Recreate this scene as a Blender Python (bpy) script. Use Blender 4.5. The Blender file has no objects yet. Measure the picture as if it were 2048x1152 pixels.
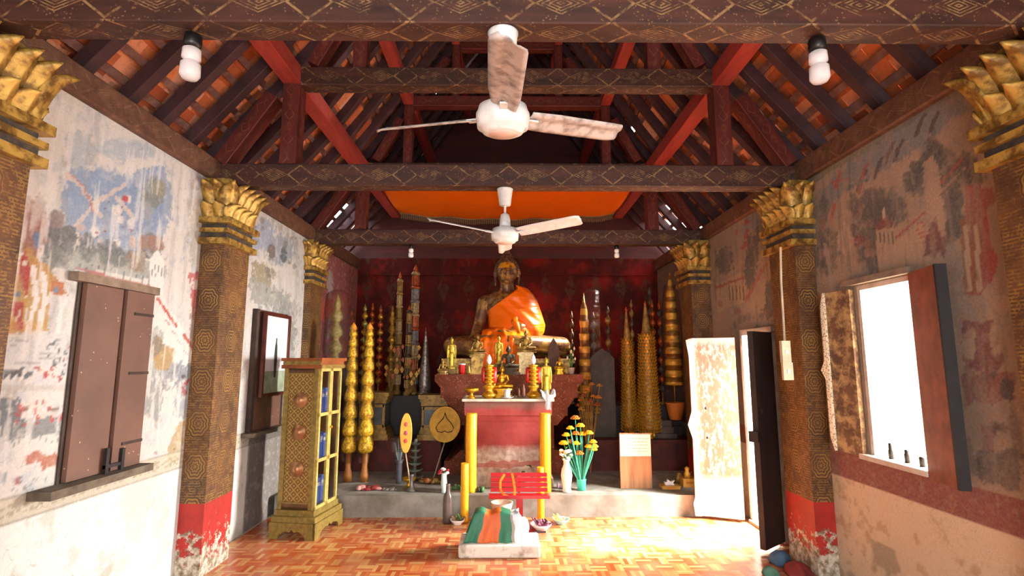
import bpy, math, random
import numpy as np
from mathutils import Vector, Matrix, noise as mnoise
random.seed(7)
SC = bpy.context.scene
COL = SC.collection
PI = math.pi
D2R = PI/180

# ------------------------------------------------------------------ camera
F_PX = 1050.0
PITCH = 7.9*D2R
YAW = -0.55*D2R
CAM = Vector((0, 0, 1.6))
cd = bpy.data.cameras.new('camera'); cd.sensor_width = 36; cd.lens = F_PX/2048*36
cd.clip_start = 0.05
cam = bpy.data.objects.new('camera', cd); COL.objects.link(cam)
cam.location = CAM; cam.rotation_euler = (PI/2+PITCH, 0, YAW)
SC.camera = cam
RM = cam.rotation_euler.to_matrix()

# ------------------------------------------------------------------ light and exposure
SC.view_settings.view_transform = 'Standard'
SC.view_settings.look = 'None'
SC.view_settings.gamma = 1
SC.view_settings.use_curve_mapping = False
SC.view_settings.exposure = 0.76
W = bpy.data.worlds.new('daylight'); SC.world = W; W.use_nodes = True
bg = W.node_tree.nodes['Background']
bg.inputs[0].default_value = (0.95, 0.97, 1.0, 1); bg.inputs[1].default_value = 5.0

def area_light(name, loc, aim, sx, sy, power, color=(1, 1, 1)):
    l = bpy.data.lights.new(name, 'AREA'); l.shape = 'RECTANGLE'; l.size = sx; l.size_y = sy
    l.energy = power; l.color = color
    o = bpy.data.objects.new(name, l); COL.objects.link(o); o.location = loc
    d = Vector(aim)-Vector(loc)
    o.rotation_euler = d.to_track_quat('-Z', 'Y').to_euler()
    return o
sun = bpy.data.lights.new('sun', 'SUN'); sun.energy = 48.0; sun.angle = 11*D2R; sun.color = (1.0, 0.95, 0.87)
so = bpy.data.objects.new('sun', sun); COL.objects.link(so)
so.rotation_euler = Vector((-1.0, -0.16, -0.86)).to_track_quat('-Z', 'Y').to_euler()
area_light('daylight_at_side_door', (3.45, 5.05, 1.9), (1.3, 4.6, -0.2), 1.5, 1.8, 1800, (1.0, 0.98, 0.95))
area_light('daylight_at_side_window', (3.6, 3.2, 1.8), (-2.3, 3.3, 1.5), 1.8, 1.6, 150, (1.0, 0.99, 0.97))
area_light('daylight_at_front_entrance', (0.2, -2.6, 1.7), (0.0, 6.0, 1.7), 2.6, 2.2, 90, (0.95, 0.98, 1.0))
area_light('daylight_at_front_side_window', (3.4, 0.6, 1.9), (-2.3, 2.2, 1.9), 1.4, 1.4, 58, (0.92, 0.96, 1.0))

# ------------------------------------------------------------------ pixel to place
def ray(px, py):
    return RM @ Vector(((px-1024)/F_PX, -(py-576)/F_PX, -1.0))
def atY(px, py, Y):
    r = ray(px, py); return CAM + r*(Y/r.y)
def atX(px, py, X):
    r = ray(px, py); return CAM + r*(X/r.x)
def atZ(px, py, Z):
    r = ray(px, py); return CAM + r*((Z-CAM.z)/r.z)
RI = np.array(RM.transposed())
def proj_np(x, y, z):
    p = np.stack([x-CAM.x, y-CAM.y, z-CAM.z], -1) @ RI.T
    return 1024+F_PX*p[..., 0]/-p[..., 2], 576-F_PX*p[..., 1]/-p[..., 2]

# ------------------------------------------------------------------ mesh builder
def rot(axis, deg): return Matrix.Rotation(deg*D2R, 4, axis)
class MB:
    def __init__(s): s.v = []; s.f = []; s.mi = []; s.sm = []
    def add(s, vs, fs, mi=0, smooth=False, M=None):
        n = len(s.v)
        if M is not None: vs = [M @ Vector(v) for v in vs]
        s.v += [tuple(v) for v in vs]
        for f in fs:
            s.f.append(tuple(i+n for i in f)); s.mi.append(mi); s.sm.append(smooth)
        return s
    def box(s, c, d, mi=0, M=None, taper=(1, 1)):
        x, y, z = d[0]/2, d[1]/2, d[2]/2; tx, ty = taper
        vs = [(c[0]+a*x*(tx if e > 0 else 1), c[1]+b*y*(ty if e > 0 else 1), c[2]+e*z) for e in (-1, 1) for b in (-1, 1) for a in (-1, 1)]
        return s.add(vs, [(0, 2, 3, 1), (4, 5, 7, 6), (0, 1, 5, 4), (2, 6, 7, 3), (0, 4, 6, 2), (1, 3, 7, 5)], mi, False, M)
    def bbox(s, x0, x1, y0, y1, z0, z1, mi=0, M=None):
        return s.box(((x0+x1)/2, (y0+y1)/2, (z0+z1)/2), (abs(x1-x0), abs(y1-y0), abs(z1-z0)), mi, M)
    def beam(s, a, b, w, h, mi=0, up=(0, 0, 1), bev=0.0):
        a = Vector(a); b = Vector(b); d = b-a; L = d.length; d.normalize()
        u = Vector(up); sx = d.cross(u).normalized(); sz = sx.cross(d).normalized()
        M = Matrix((sx, d, sz)).transposed().to_4x4(); M.translation = (a+b)/2
        if bev:
            w2, h2 = w/2, h/2
            p = [(-w2+bev, -h2), (w2-bev, -h2), (w2, -h2+bev), (w2, h2-bev), (w2-bev, h2), (-w2+bev, h2), (-w2, h2-bev), (-w2, -h2+bev)]
            vs = [(x, yy, z) for yy in (-L/2, L/2) for x, z in p]; n = 8
            fs = [(i, (i+1) % n, (i+1) % n+n, i+n) for i in range(n)]+[tuple(reversed(range(n))), tuple(range(n, 2*n))]
            return s.add(vs, fs, mi, False, M)
        return s.box((0, 0, 0), (w, L, h), mi, M)
    def lathe(s, prof, c=(0, 0, 0), n=20, mi=0, smooth=True, M=None, wob=None, sy=1.0):
        vs = []; fs = []
        for j, (r, z) in enumerate(prof):
            for i in range(n):
                a = 2*PI*i/n; rr = max(r, 1e-4)
                if wob: rr *= wob(a, z)
                vs.append((c[0]+rr*math.cos(a), c[1]+rr*math.sin(a)*sy, c[2]+z))
        for j in range(len(prof)-1):
            for i in range(n):
                fs.append((j*n+i, j*n+(i+1) % n, (j+1)*n+(i+1) % n, (j+1)*n+i))
        fs.append(tuple(reversed(range(n)))); fs.append(tuple(range((len(prof)-1)*n, len(prof)*n)))
        return s.add(vs, fs, mi, smooth, M)
    def tube(s, pts, r, n=8, mi=0, smooth=True):
        pts = [Vector(p) for p in pts]; R = r if isinstance(r, (list, tuple)) else [r]*len(pts)
        vs = []; fs = []; m = len(pts)
        for i, p in enumerate(pts):
            t = (pts[min(i+1, m-1)]-pts[max(i-1, 0)]).normalized()
            q = Vector((0, 0, 1)) if abs(t.z) < .9 else Vector((1, 0, 0))
            a = t.cross(q).normalized(); b = t.cross(a).normalized()
            for k in range(n):
                an = 2*PI*k/n; vs.append(p+(a*math.cos(an)+b*math.sin(an))*R[i])
        for i in range(m-1):
            for k in range(n): fs.append((i*n+k, i*n+(k+1) % n, (i+1)*n+(k+1) % n, (i+1)*n+k))
        fs.append(tuple(range(n))); fs.append(tuple(reversed(range((m-1)*n, m*n))))
        return s.add(vs, fs, mi, smooth)
    def ball(s, c, r, n=12, mi=0, M=None, smooth=True):
        if not isinstance(r, (list, tuple)): r = (r, r, r)
        m = max(4, n//2+1); vs = [(0, 0, -1)]; fs = []
        for j in range(1, m):
            ph = -PI/2+PI*j/m
            for i in range(n): vs.append((math.cos(ph)*math.cos(2*PI*i/n), math.cos(ph)*math.sin(2*PI*i/n), math.sin(ph)))
        vs.append((0, 0, 1)); k = len(vs)-1
        for i in range(n): fs.append((0, 1+(i+1) % n, 1+i)); fs.append((k, k-n+i, k-n+(i+1) % n))
        for j in range(m-2):
            for i in range(n): fs.append((1+j*n+i, 1+j*n+(i+1) % n, 1+(j+1)*n+(i+1) % n, 1+(j+1)*n+i))
        T = Matrix.Translation(c) @ (M or Matrix()) @ Matrix.Diagonal((r[0], r[1], r[2], 1))
        return s.add(vs, fs, mi, smooth, T)
    def limb(s, pts, n=14, mi=0):
        # chain of (pos, radius) capsules
        for (a, ra), (b, rb) in zip(pts[:-1], pts[1:]):
            s.tube([a, b], [ra, rb], n, mi)
        for a, ra in pts: s.ball(a, ra, n, mi)
        return s
    def prism(s, poly, y0, y1, mi=0, M=None):
        # polygon in x,z ; extruded along y
        n = len(poly); vs = [(x, y0, z) for x, z in poly]+[(x, y1, z) for x, z in poly]
        fs = [tuple(range(n)), tuple(reversed(range(n, 2*n)))]+[(i, i+n, (i+1) % n+n, (i+1) % n) for i in range(n)]
        return s.add(vs, fs, mi, False, M)
    def grid(s, fn, nu, nv, mi=0, smooth=True, closeu=False):
        vs = [fn(i/(nu if closeu else nu-1), j/(nv-1)) for j in range(nv) for i in range(nu)]
        fs = []
        for j in range(nv-1):
            for i in range(nu if closeu else nu-1):
                i2 = (i+1) % nu; fs.append((j*nu+i, j*nu+i2, (j+1)*nu+i2, (j+1)*nu+i))
        return s.add(vs, fs, mi, smooth)
    def mesh(s, name):
        me = bpy.data.meshes.new(name); me.from_pydata(s.v, [], s.f)
        me.polygons.foreach_set('material_index', s.mi); me.polygons.foreach_set('use_smooth', s.sm)
        me.validate(); me.update(); return me
    def build(s, name, mats, parent=None, loc=None):
        o = bpy.data.objects.new(name, s.mesh(name)); COL.objects.link(o)
        for m in (mats if isinstance(mats, (list, tuple)) else [mats]): o.data.materials.append(m)
        if parent: o.parent = parent
        if loc is not None: o.location = loc
        return o
def solid(o, t, off=0): m = o.modifiers.new('solid', 'SOLIDIFY'); m.thickness = t; m.offset = off; return o
def remesh(o, vox, it=3):
    m = o.modifiers.new('remesh', 'REMESH'); m.mode = 'VOXEL'; m.voxel_size = vox; m.use_smooth_shade = True
    if it:
        q = o.modifiers.new('smooth', 'SMOOTH'); q.iterations = it; q.factor = 0.5
    return o
def tag(o, label=None, cat=None, group=None, kind=None):
    if label: o['label'] = label
    if cat: o['category'] = cat
    if group: o['group'] = group
    if kind: o['kind'] = kind
    return o
def thing(name, label, cat, loc=(0, 0, 0), group=None, rz=0):
    o = bpy.data.objects.new(name, None); COL.objects.link(o); o.location = loc; o.rotation_euler.z = rz
    o.empty_display_size = .1
    return tag(o, label, cat, group)
def copy_tree(o, parent=None):
    c = o.copy(); COL.objects.link(c)
    if parent: c.parent = parent
    for ch in list(o.children): copy_tree(ch, c)
    return c

# ------------------------------------------------------------------ materials
def lin(h):
    if isinstance(h, str): c = [int(h[i:i+2], 16)/255 for i in (0, 2, 4)]
    else: c = [v/255 for v in h]
    return tuple(v/12.92 if v <= .04045 else ((v+.055)/1.055)**2.4 for v in c)
def c4(h): return (*lin(h), 1)
class NT:
    def __init__(s, name):
        s.m = bpy.data.materials.new(name); s.m.use_nodes = True; s.t = s.m.node_tree
        s.b = s.t.nodes['Principled BSDF']; s.tc = None
    def n(s, typ, ins={}, **kw):
        nd = s.t.nodes.new(typ)
        for k, v in kw.items(): setattr(nd, k, v)
        for k, v in ins.items(): s.set(nd.inputs[k], v)
        return nd
    def set(s, inp, v):
        if hasattr(v, 'is_output') or isinstance(v, bpy.types.NodeSocket): s.t.links.new(v, inp)
        else: inp.default_value = v
    def math(s, op, a, b=None, c=None):
        nd = s.t.nodes.new('ShaderNodeMath'); nd.operation = op
        for i, v in enumerate((a, b, c)):
            if v is not None: s.set(nd.inputs[i], v)
        return nd.outputs[0]
    def obj(s):
        if not s.tc: s.tc = s.t.nodes.new('ShaderNodeTexCoord')
        return s.tc.outputs['Object']
    def noise(s, scale, detail=4, rough=.6, vec=None, dist=0):
        return s.n('ShaderNodeTexNoise', {'Vector': vec or s.obj(), 'Scale': scale, 'Detail': detail, 'Roughness': rough, 'Distortion': dist}).outputs[0]
    def vor(s, scale, feature='F1', vec=None, out='Distance'):
        return s.n('ShaderNodeTexVoronoi', {'Vector': vec or s.obj(), 'Scale': scale}, feature=feature).outputs[out]
    def step(s, x, a, b):
        nd = s.n('ShaderNodeMapRange', {'Value': x, 'From Min': a, 'From Max': b}); return nd.outputs[0]
    def mix(s, f, a, b):
        nd = s.t.nodes.new('ShaderNodeMix'); nd.data_type = 'RGBA'
        s.set(nd.inputs[0], f); s.set(nd.inputs[6], a); s.set(nd.inputs[7], b); return nd.outputs[2]
    def boxuv(s):
        # u along the horizontal of the face, v = z, from object coordinates
        o = s.n('ShaderNodeSeparateXYZ', {0: s.obj()}); nn = s.n('ShaderNodeSeparateXYZ', {0: s.tc.outputs['Normal']})
        ax = s.math('GREATER_THAN', s.math('ABSOLUTE', nn.outputs[0]), .6)
        az = s.math('GREATER_THAN', s.math('ABSOLUTE', nn.outputs[2]), .6)
        u = s.math('ADD', s.math('MULTIPLY', o.outputs[1], ax), s.math('MULTIPLY', o.outputs[0], s.math('SUBTRACT', 1, ax)))
        v = s.math('ADD', s.math('MULTIPLY', o.outputs[1], az), s.math('MULTIPLY', o.outputs[2], s.math('SUBTRACT', 1, az)))
        return u, v
    def vec(s, u, v, w=0):
        return s.n('ShaderNodeCombineXYZ', {0: u, 1: v, 2: w}).outputs[0]
    def bump(s, h, strength=.3, dist=.01):
        nd = s.n('ShaderNodeBump', {'Height': h, 'Strength': strength, 'Distance': dist})
        s.t.links.new(nd.outputs[0], s.b.inputs['Normal'])
    def fin(s, col, rough=.7, metal=0, spec=None, **kw):
        s.set(s.b.inputs['Base Color'], col); s.set(s.b.inputs['Roughness'], rough); s.set(s.b.inputs['Metallic'], metal)
        if spec is not None: s.b.inputs['Specular IOR Level'].default_value = spec
        for k, v in kw.items(): s.set(s.b.inputs[k], v)
        return s.m
_mc = {}
def mat(name, c1, c2=None, rough=.7, metal=0, scale=8, bump=.15, thr=(.35, .65), detail=5, bdist=.01, **kw):
    if name in _mc: return _mc[name]
    s = NT(name); f = s.noise(scale, detail)
    col = s.mix(s.step(f, *thr), c4(c1), c4(c2 or c1)) if c2 else c4(c1)
    if bump: s.bump(f, bump, bdist)
    _mc[name] = s.fin(col, rough, metal, **kw); return _mc[name]

def stencil_wood(name, base, base2, gold, amount=1.0, scale=1.0):
    """dark lacquered wood with worn gold leaf lozenges along the beam (local x) and small scrolls"""
    s = NT(name); u, v = s.boxuv()
    p = .44*scale
    def loz(off, w, h):
        a = s.math('ABSOLUTE', s.math('SUBTRACT', s.math('FRACT', s.math('ADD', s.math('DIVIDE', u, p), off)), .5))
        a = s.math('MULTIPLY', a, p)
        return s.math('ADD', s.math('DIVIDE', a, w), s.math('DIVIDE', s.math('ABSOLUTE', v), h))
    d = loz(0, .135*scale, .062*scale); d2 = loz(.5, .10*scale, .080*scale)
    ringw = s.math('LESS_THAN', s.math('ABSOLUTE', s.math('SUBTRACT', s.math('FRACT', s.math('MULTIPLY', d, 4.2)), .5)), .2)
    inr = s.math('LESS_THAN', d, 1.0)
    m1 = s.math('MULTIPLY', ringw, inr)
    sc = s.math('LESS_THAN', s.math('ABSOLUTE', s.math('SUBTRACT', d2, 1.0)), .09)
    vn = s.vor(60/scale); fil = s.math('LESS_THAN', vn, .26)
    fil = s.math('MULTIPLY', fil, s.math('GREATER_THAN', s.noise(11), .5))
    m = s.math('MAXIMUM', s.math('MAXIMUM', m1, sc), s.math('MULTIPLY', fil, .6))
    wear = s.step(s.noise(22, 6), .40, .60)
    m = s.math('MULTIPLY', s.math('MULTIPLY', m, wear), amount)
    b = s.mix(s.step(s.noise(5, 6, vec=s.n('ShaderNodeMapping', {'Vector': s.obj(), 'Scale': (.6, 3, 3)}).outputs[0]), .35, .7), c4(base), c4(base2))
    s.bump(s.noise(20, 6), .35, .01)
    return s.fin(s.mix(m, b, c4(gold)), .62, 0)

def column_mat(name):
    s = NT(name); u, v = s.boxuv()
    g = c4('a8823a')
    # medallions
    P = .32
    vv = s.math('MULTIPLY', s.math('SUBTRACT', s.math('FRACT', s.math('DIVIDE', v, P)), .5), P)
    r = s.math('SQRT', s.math('ADD', s.math('MULTIPLY', s.math('MULTIPLY', u, 1.2), s.math('MULTIPLY', u, 1.2)), s.math('MULTIPLY', vv, vv)))
    an = s.math('ARCTAN2', vv, u)
    rr = s.math('ADD', r, s.math('MULTIPLY', s.math('COSINE', s.math('MULTIPLY', an, 8)), .005))
    rings = s.math('LESS_THAN', s.math('FRACT', s.math('MULTIPLY', rr, 38)), .5)
    ins = s.math('LESS_THAN', rr, .108)
    med = s.math('MULTIPLY', rings, ins)
    # woven small pattern outside
    st = s.math('LESS_THAN', s.math('FRACT', s.math('MULTIPLY', v, 55)), .45)
    vo = s.math('LESS_THAN', s.vor(70), .38)
    out = s.math('MULTIPLY', s.math('MAXIMUM', st, vo), s.math('SUBTRACT', 1, ins))
    out = s.math('MULTIPLY', out, s.step(s.noise(28, 4), .4, .55))
    m = s.math('ADD', s.math('MULTIPLY', med, .55), s.math('MULTIPLY', out, .45))
    m = s.math('MULTIPLY', m, s.step(s.noise(6, 5), .25, .55))
    b = s.mix(s.step(s.noise(4, 6), .35, .7), c4('38200f'), c4('6a4424'))
    col = s.mix(m, b, g)
    # red painted foot with peeling plaster
    wz = s.math('ADD', v, s.math('MULTIPLY', s.math('SUBTRACT', s.noise(5, 5), .5), .03))
    red = s.mix(s.step(s.noise(5, 5), .4, .7), c4('a8241a'), c4('8a2018'))
    peel = s.math('GREATER_THAN', s.math('SUBTRACT', s.noise(13, 8, .75), s.math('MULTIPLY', v, .75)), .34)
    red = s.mix(peel, red, s.mix(s.step(s.noise(20), .4, .6), c4('c9c2b0'), c4('77664c')))
    col = s.mix(s.math('GREATER_THAN', s.math('MULTIPLY', wz, 1), .53), red, col)
    s.bump(s.noise(25, 6), .3, .01)
    return s.fin(col, .6)

MT = {}
MT['beam'] = stencil_wood('stencilled_dark_wood', '2c160e', '4a261a', 'a08050', .62)
MT['beam_red'] = stencil_wood('stencilled_red_wood', 'a4382e', '8a2e26', 'b08a58', .22, .6)
MT['post'] = stencil_wood('stencilled_post_wood', '4c1712', '651f18', 'a07c48', .4, .5)
MT['rafter'] = mat('rafter_wood', '4c2e30', '362124', .8, scale=6, bump=.4)
MT['batten'] = mat('batten_wood', '5a3028', '7a5a50', .8, scale=14, bump=.4)
MT['plate'] = stencil_wood('weathered_plate_wood', '4a2c1e', '6e4c38', 'a5875c', .3)
MT['column'] = column_mat('gold_stencil_column')
MT['gold'] = mat('old_gold_leaf', 'bc9848', '6a4c1c', .45, .4, 14, .5, (.42, .6))
MT['gold_b'] = mat('bright_gold', 'e0ac30', 'c08a1c', .3, .7, 25, .15)
MT['gold_paint'] = mat('gold_paint', 'd9ab3a', 'b58424', .4, .25, 30, .2)
MT['dark_gap'] = mat('aged_black_lacquer', '4c4238', '2c221c', .7, 0, 20, .3)
MT['white'] = mat('white_enamel', 'dcdedc', 'c6c8c4', .35, 0, 20, .05)
MT['dusty'] = mat('dusty_fan_blade', 'b4aca6', '6c625a', .45, 0, 18, .1, (.42, .68))
MT['red_lac'] = mat('red_lacquer', 'b8141c', 'a01018', .35, 0, 12, .05)
MT['cement'] = mat('grey_cement', '8f8a80', '6e675c', .85, 0, 5, .3)
MT['dark_red'] = mat('dark_red_plaster', '5a1a12', '3a140e', .8, 0, 7, .3)
MT['wax'] = mat('yellow_wax', 'f0b412', 'e0a010', .45, 0, 15, .08)
MT['teak'] = mat('brown_painted_shutter', '6e4234', '55342a', .55, 0, 4, .15)
MT['black'] = mat('black_plastic', '101010', None, .4, bump=0)
# ------------------------------------------------------------------ room dimensions
XL, XR, YB = -2.47, 2.50, 8.6
ZP0, ZP1 = 3.09, 3.27            # wall plate
def struct(o): return tag(o, kind='structure')

# numpy value noise, metres
def vnoise(x, y, scale, seed, octs=5):
    rng = np.random.RandomState(seed); out = 0; amp = 1; tot = 0
    for k in range(octs):
        L = rng.rand(257, 257)
        u = x*scale+37.1*k; v = y*scale+11.7*k
        iu = np.floor(u).astype(int); iv = np.floor(v).astype(int); fu = u-iu; fv = v-iv
        fu = fu*fu*(3-2*fu); fv = fv*fv*(3-2*fv)
        a = L[iu % 257, iv % 257]; b = L[(iu+1) % 257, iv % 257]; c = L[iu % 257, (iv+1) % 257]; d = L[(iu+1) % 257, (iv+1) % 257]
        out = out+amp*((a*(1-fu)+b*fu)*(1-fv)+(c*(1-fu)+d*fu)*fv); tot += amp; amp *= .55; scale *= 2.03
    return out/tot
def sst(x, a, b):
    t = np.clip((x-a)/(b-a), 0, 1); return t*t*(3-2*t)

class Mural:
    """old tempera mural laid on a wall: figures are painted in the wall's own plane (y,z)"""
    def __init__(s, X, y0, y1, z0, z1, res, base, seed):
        s.X = X; s.ny = int((y1-y0)/res)+1; s.nz = int((z1-z0)/res)+1
        s.y = np.linspace(y0, y1, s.ny); s.z = np.linspace(z0, z1, s.nz)
        s.Y, s.Z = np.meshgrid(s.y, s.z)
        s.px, s.py = proj_np(np.full_like(s.Y, X), s.Y, s.Z)
        s.c = np.ones((*s.Y.shape, 3))*np.array(lin(base)); s.seed = seed
        s.n1 = vnoise(s.Y, s.Z, 6, seed); s.n2 = vnoise(s.Y, s.Z, 22, seed+1); s.n3 = vnoise(s.Y*3.2, s.Z*.35, 7, seed+2)
        k = 9
        s.wx = (vnoise(s.Y, s.Z, 30, seed+3, 3)-.5)*k; s.wy = (vnoise(s.Y, s.Z, 30, seed+4, 3)-.5)*k
    def put(s, mask, col, a=1.0, br=.35):
        a = a*mask*(1-br+br*2*sst(s.n2, .30, .52)).clip(0, 1)
        a = a[..., None]; s.c = s.c*(1-a)+np.array(lin(col))*a
    def inside(s, pts, px, py):
        r = np.zeros(px.shape, bool); n = len(pts); j = n-1
        for i in range(n):
            xi, yi = pts[i]; xj, yj = pts[j]
            if yi != yj:
                c = ((yi > py) != (yj > py)) & (px < (xj-xi)*(py-yi)/(yj-yi)+xi); r ^= c
            j = i
        return r
    def poly(s, pts, col, a=1., w=.5, br=.35):
        s.put(s.inside(pts, s.px+s.wx*w, s.py+s.wy*w).astype(float), col, a, br)
    def blob(s, cx, cy, rx, ry, col, a=1., w=1.5, br=.5):
        d = ((s.px+s.wx*w-cx)/rx)**2+((s.py+s.wy*w-cy)/ry)**2
        s.put(sst(-d, -1.15, -.8), col, a, br)
    def line(s, pts, wd, col, a=1., w=.3, br=.3):
        x = s.px+s.wx*w; y = s.py+s.wy*w; m = np.zeros(x.shape, bool)
        for (ax, ay), (bx, by) in zip(pts[:-1], pts[1:]):
            dx, dy = bx-ax, by-ay; L = dx*dx+dy*dy
            t = np.clip(((x-ax)*dx+(y-ay)*dy)/L, 0, 1)
            m |= (x-ax-t*dx)**2+(y-ay-t*dy)**2 < (wd/2)**2
        s.put(m.astype(float), col, a, br)
    def spots(s, n, reg, r, cols, seed, a=.9):
        rr = random.Random(seed)
        for i in range(n):
            s.blob(rr.uniform(reg[0], reg[2]), rr.uniform(reg[1], reg[3]), r*rr.uniform(.5, 1.3), r*rr.uniform(.5, 1.5), rr.choice(cols), a, .6, .3)
    def flake(s, col, t0, t1, a=1., region=None, n=None):
        m = sst(s.n1*.6+s.n2*.4 if n is None else n, t0, t1)
        if region is not None: m = m*region
        s.put(m, col, a, 0)
    def mesh(s, name, normal, holes=(), ybreak=None):
        ny, nz = s.ny, s.nz
        vs = np.stack([np.full(s.Y.shape, s.X)+(s.n1-.5)*.006*normal, s.Y, s.Z], -1).reshape(-1, 3)
        idx = np.arange(ny*nz).reshape(nz, ny)
        q = np.stack([idx[:-1, :-1], idx[:-1, 1:], idx[1:, 1:], idx[1:, :-1]], -1)
        if normal > 0: q = q[..., ::-1] if False else q
        yc = (s.Y[:-1, :-1]+s.Y[1:, 1:])/2; zc = (s.Z[:-1, :-1]+s.Z[1:, 1:])/2
        keep = np.ones(yc.shape, bool)
        for (a, b, c, d) in holes: keep &= ~((yc > a) & (yc < b) & (zc > c) & (zc < d))
        q = q[keep]
        if normal < 0: q = q[:, ::-1]
        me = bpy.data.meshes.new(name)
        me.vertices.add(len(vs)); me.vertices.foreach_set('co', vs.ravel())
        me.loops.add(q.size); me.loops.foreach_set('vertex_index', q.ravel())
        me.polygons.add(len(q)); me.polygons.foreach_set('loop_start', np.arange(len(q))*4); me.polygons.foreach_set('loop_total', np.full(len(q), 4))
        me.update(calc_edges=True); me.validate()
        at = me.color_attributes.new('paint', 'FLOAT_COLOR', 'POINT')
        at.data.foreach_set('color', np.concatenate([s.c, np.ones((*s.c.shape[:2], 1))], -1).reshape(-1))
        return me
def mural_mat():
    s = NT('old_mural_plaster')
    a = s.n('ShaderNodeAttribute', attribute_name='paint').outputs[0]
    f = s.noise(60, 8, .75)
    col = s.mix(s.step(f, .3, .7), s.mix(.12, a, c4('3a3630')), s.mix(.10, a, c4('ffffff')))
    crack = s.math('LESS_THAN', s.vor(5, 'DISTANCE_TO_EDGE', vec=s.n('ShaderNodeVectorMath', {0: s.obj(), 1: s.n('ShaderNodeTexNoise', {'Vector': s.obj(), 'Scale': 4}).outputs[1]}, operation='ADD').outputs[0]), .006)
    col = s.mix(s.math('MULTIPLY', crack, .35), col, c4('6a6154'))
    s.bump(s.noise(30, 8, .7), .3, .006)
    return s.fin(col, .88)
MT['mural'] = mural_mat()

DOOR = (4.88, 5.50, 0.0, 1.87)
WIN = (3.17, 3.70, .96, 2.13)
WIN0 = (.1, 1.3, .96, 2.13)         # a window beside the camera
# ---- walls: solid masonry with openings
def wall_boxes(m, x0, x1, holes):
    ys = sorted(set([-2.2, YB+.3]+[h[0] for h in holes]+[h[1] for h in holes]))
    for a, b in zip(ys[:-1], ys[1:]):
        h = [q for q in holes if q[0] <= a+1e-6 and q[1] >= b-1e-6]
        if h:
            if h[0][2] > 0.01: m.bbox(x0, x1, a, b, 0, h[0][2])
            m.bbox(x0, x1, a, b, h[0][3], ZP0)
        else: m.bbox(x0, x1, a, b, 0, ZP0)
plas = mat('bare_plaster', 'd9d3c6', 'b9ae9c', .9, 0, 3, .2)

# left wall mural
L = Mural(XL, 2.25, YB, 0.0, ZP0, .0125, 'e2dfd8', 11)
L.flake('cfd3d6', .5, .6, .8); L.flake('bcae98', .60, .68, .6)
# sky of the big left panel
L.poly([(150, 330), (230, 350), (330, 330), (345, 400), (335, 470), (300, 500), (250, 515), (140, 470), (120, 400)], '9fb4cc', .9, 3)
L.blob(250, 300, 60, 22, 'a9bccd', .6, 3); L.blob(160, 300, 30, 40, 'a9b9c4', .6, 3); L.blob(360, 300, 40, 12, 'b6c8da', .7, 3)
L.blob(200, 380, 70, 45, '93abc8', .7, 3); L.blob(280, 420, 50, 50, '8fa8c6', .75, 3); L.blob(170, 420, 40, 40, '9cb1c8', .6, 3)
for p in ([(135, 350), (165, 375), (200, 430)], [(150, 450), (200, 400), (250, 370)], [(235, 395), (265, 435)], [(200, 480), (200, 530)]): L.line(p, 9, 'dccdc2', .9, 1)
L.line([(140, 345), (170, 375), (190, 430)], 4, 'c07a6c', .7, 1)
L.spots(10, (150, 395, 270, 490), 9, ['e6dccf', 'e9e4dc', 'd6c0b4'], 1)
L.blob(251, 397, 7, 7, 'c8403c', 1, .3, 0)
L.spots(16, (150, 380, 270, 480), 2, ['2c3440', 'a03a34'], 2, .8)
L.blob(305, 385, 22, 32, '8f958c', .9); L.blob(318, 378, 14, 16, 'a7a48c', .8)
L.blob(295, 420, 8, 20, 'a9b0b0', .8)
# trees
for x, y, rx, ry in ((112, 450, 18, 30), (120, 490, 30, 42), (105, 510, 20, 30), (173, 495, 20, 28), (215, 505, 22, 26), (235, 515, 30, 20), (300, 490, 26, 24), (140, 470, 14, 20), (80, 420, 16, 28)):
    L.blob(x, y, rx, ry, '7b807f', .9, 2, .5); L.blob(x-3, y+4, rx*.55, ry*.6, '555d62', .7, 3, .6)
L.poly([(95, 495), (330, 520), (330, 560), (95, 540)], '9aa098', .6, 3)
L.poly([(282, 470), (320, 470), (330, 500), (275, 498)], 'b1846a', .8, 1); L.poly([(258, 500), (290, 498), (292, 545), (256, 540)], 'a38f78', .8, 1.5)
L.blob(115, 440, 14, 18, 'a89490', .8)
# battlement wall
L.poly([(152, 533), (300, 560), (300, 590), (152, 560)], 'e7e3da', 1, .3)
for i in range(12): L.line([(160+i*12.5, 525+i*2.6), (160+i*12.5, 545+i*2.6)], 1.5, '5d6468', .7, .2)
L.line([(152, 537), (297, 572)], 5, 'cf8478', .95, .3); L.line([(155, 545), (297, 580)], 1.6, 'a05a50', .9, .3)
# white pavilion and stair wall
L.poly([(300, 585), (299, 520), (314, 498), (328, 520), (326, 590)], 'f1eee8', 1, .2, .05)
for i in range(4): L.line([(304+i*6.5, 530), (304+i*6.5, 552)], 1.6, '7b8188', .9, .1)
L.poly([(290, 590), (325, 590), (400, 715), (400, 790), (290, 640)], 'efece6', .85, .5)
for a, b in (((315, 596), (352, 652)), ((368, 670), (400, 718))): L.line([a, b], 6, 'c9664e', 1, .3, .4)
for i in range(6): L.line([(330+i*12, 640+i*20), (340+i*12, 650+i*20)], 2, 'c48a80', .8)
L.poly([(380, 545), (408, 540), (404, 620), (385, 640)], 'c8544e', .85, 2, .7); L.poly([(378, 400), (410, 440), (405, 540), (382, 530)], 'c6bfae', .6, 3)
L.blob(393, 570, 12, 10, 'e6e0d8', .8, 2); L.poly([(380, 620), (400, 640), (398, 700), (380, 690)], 'ab8a74', .7, 2)
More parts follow.
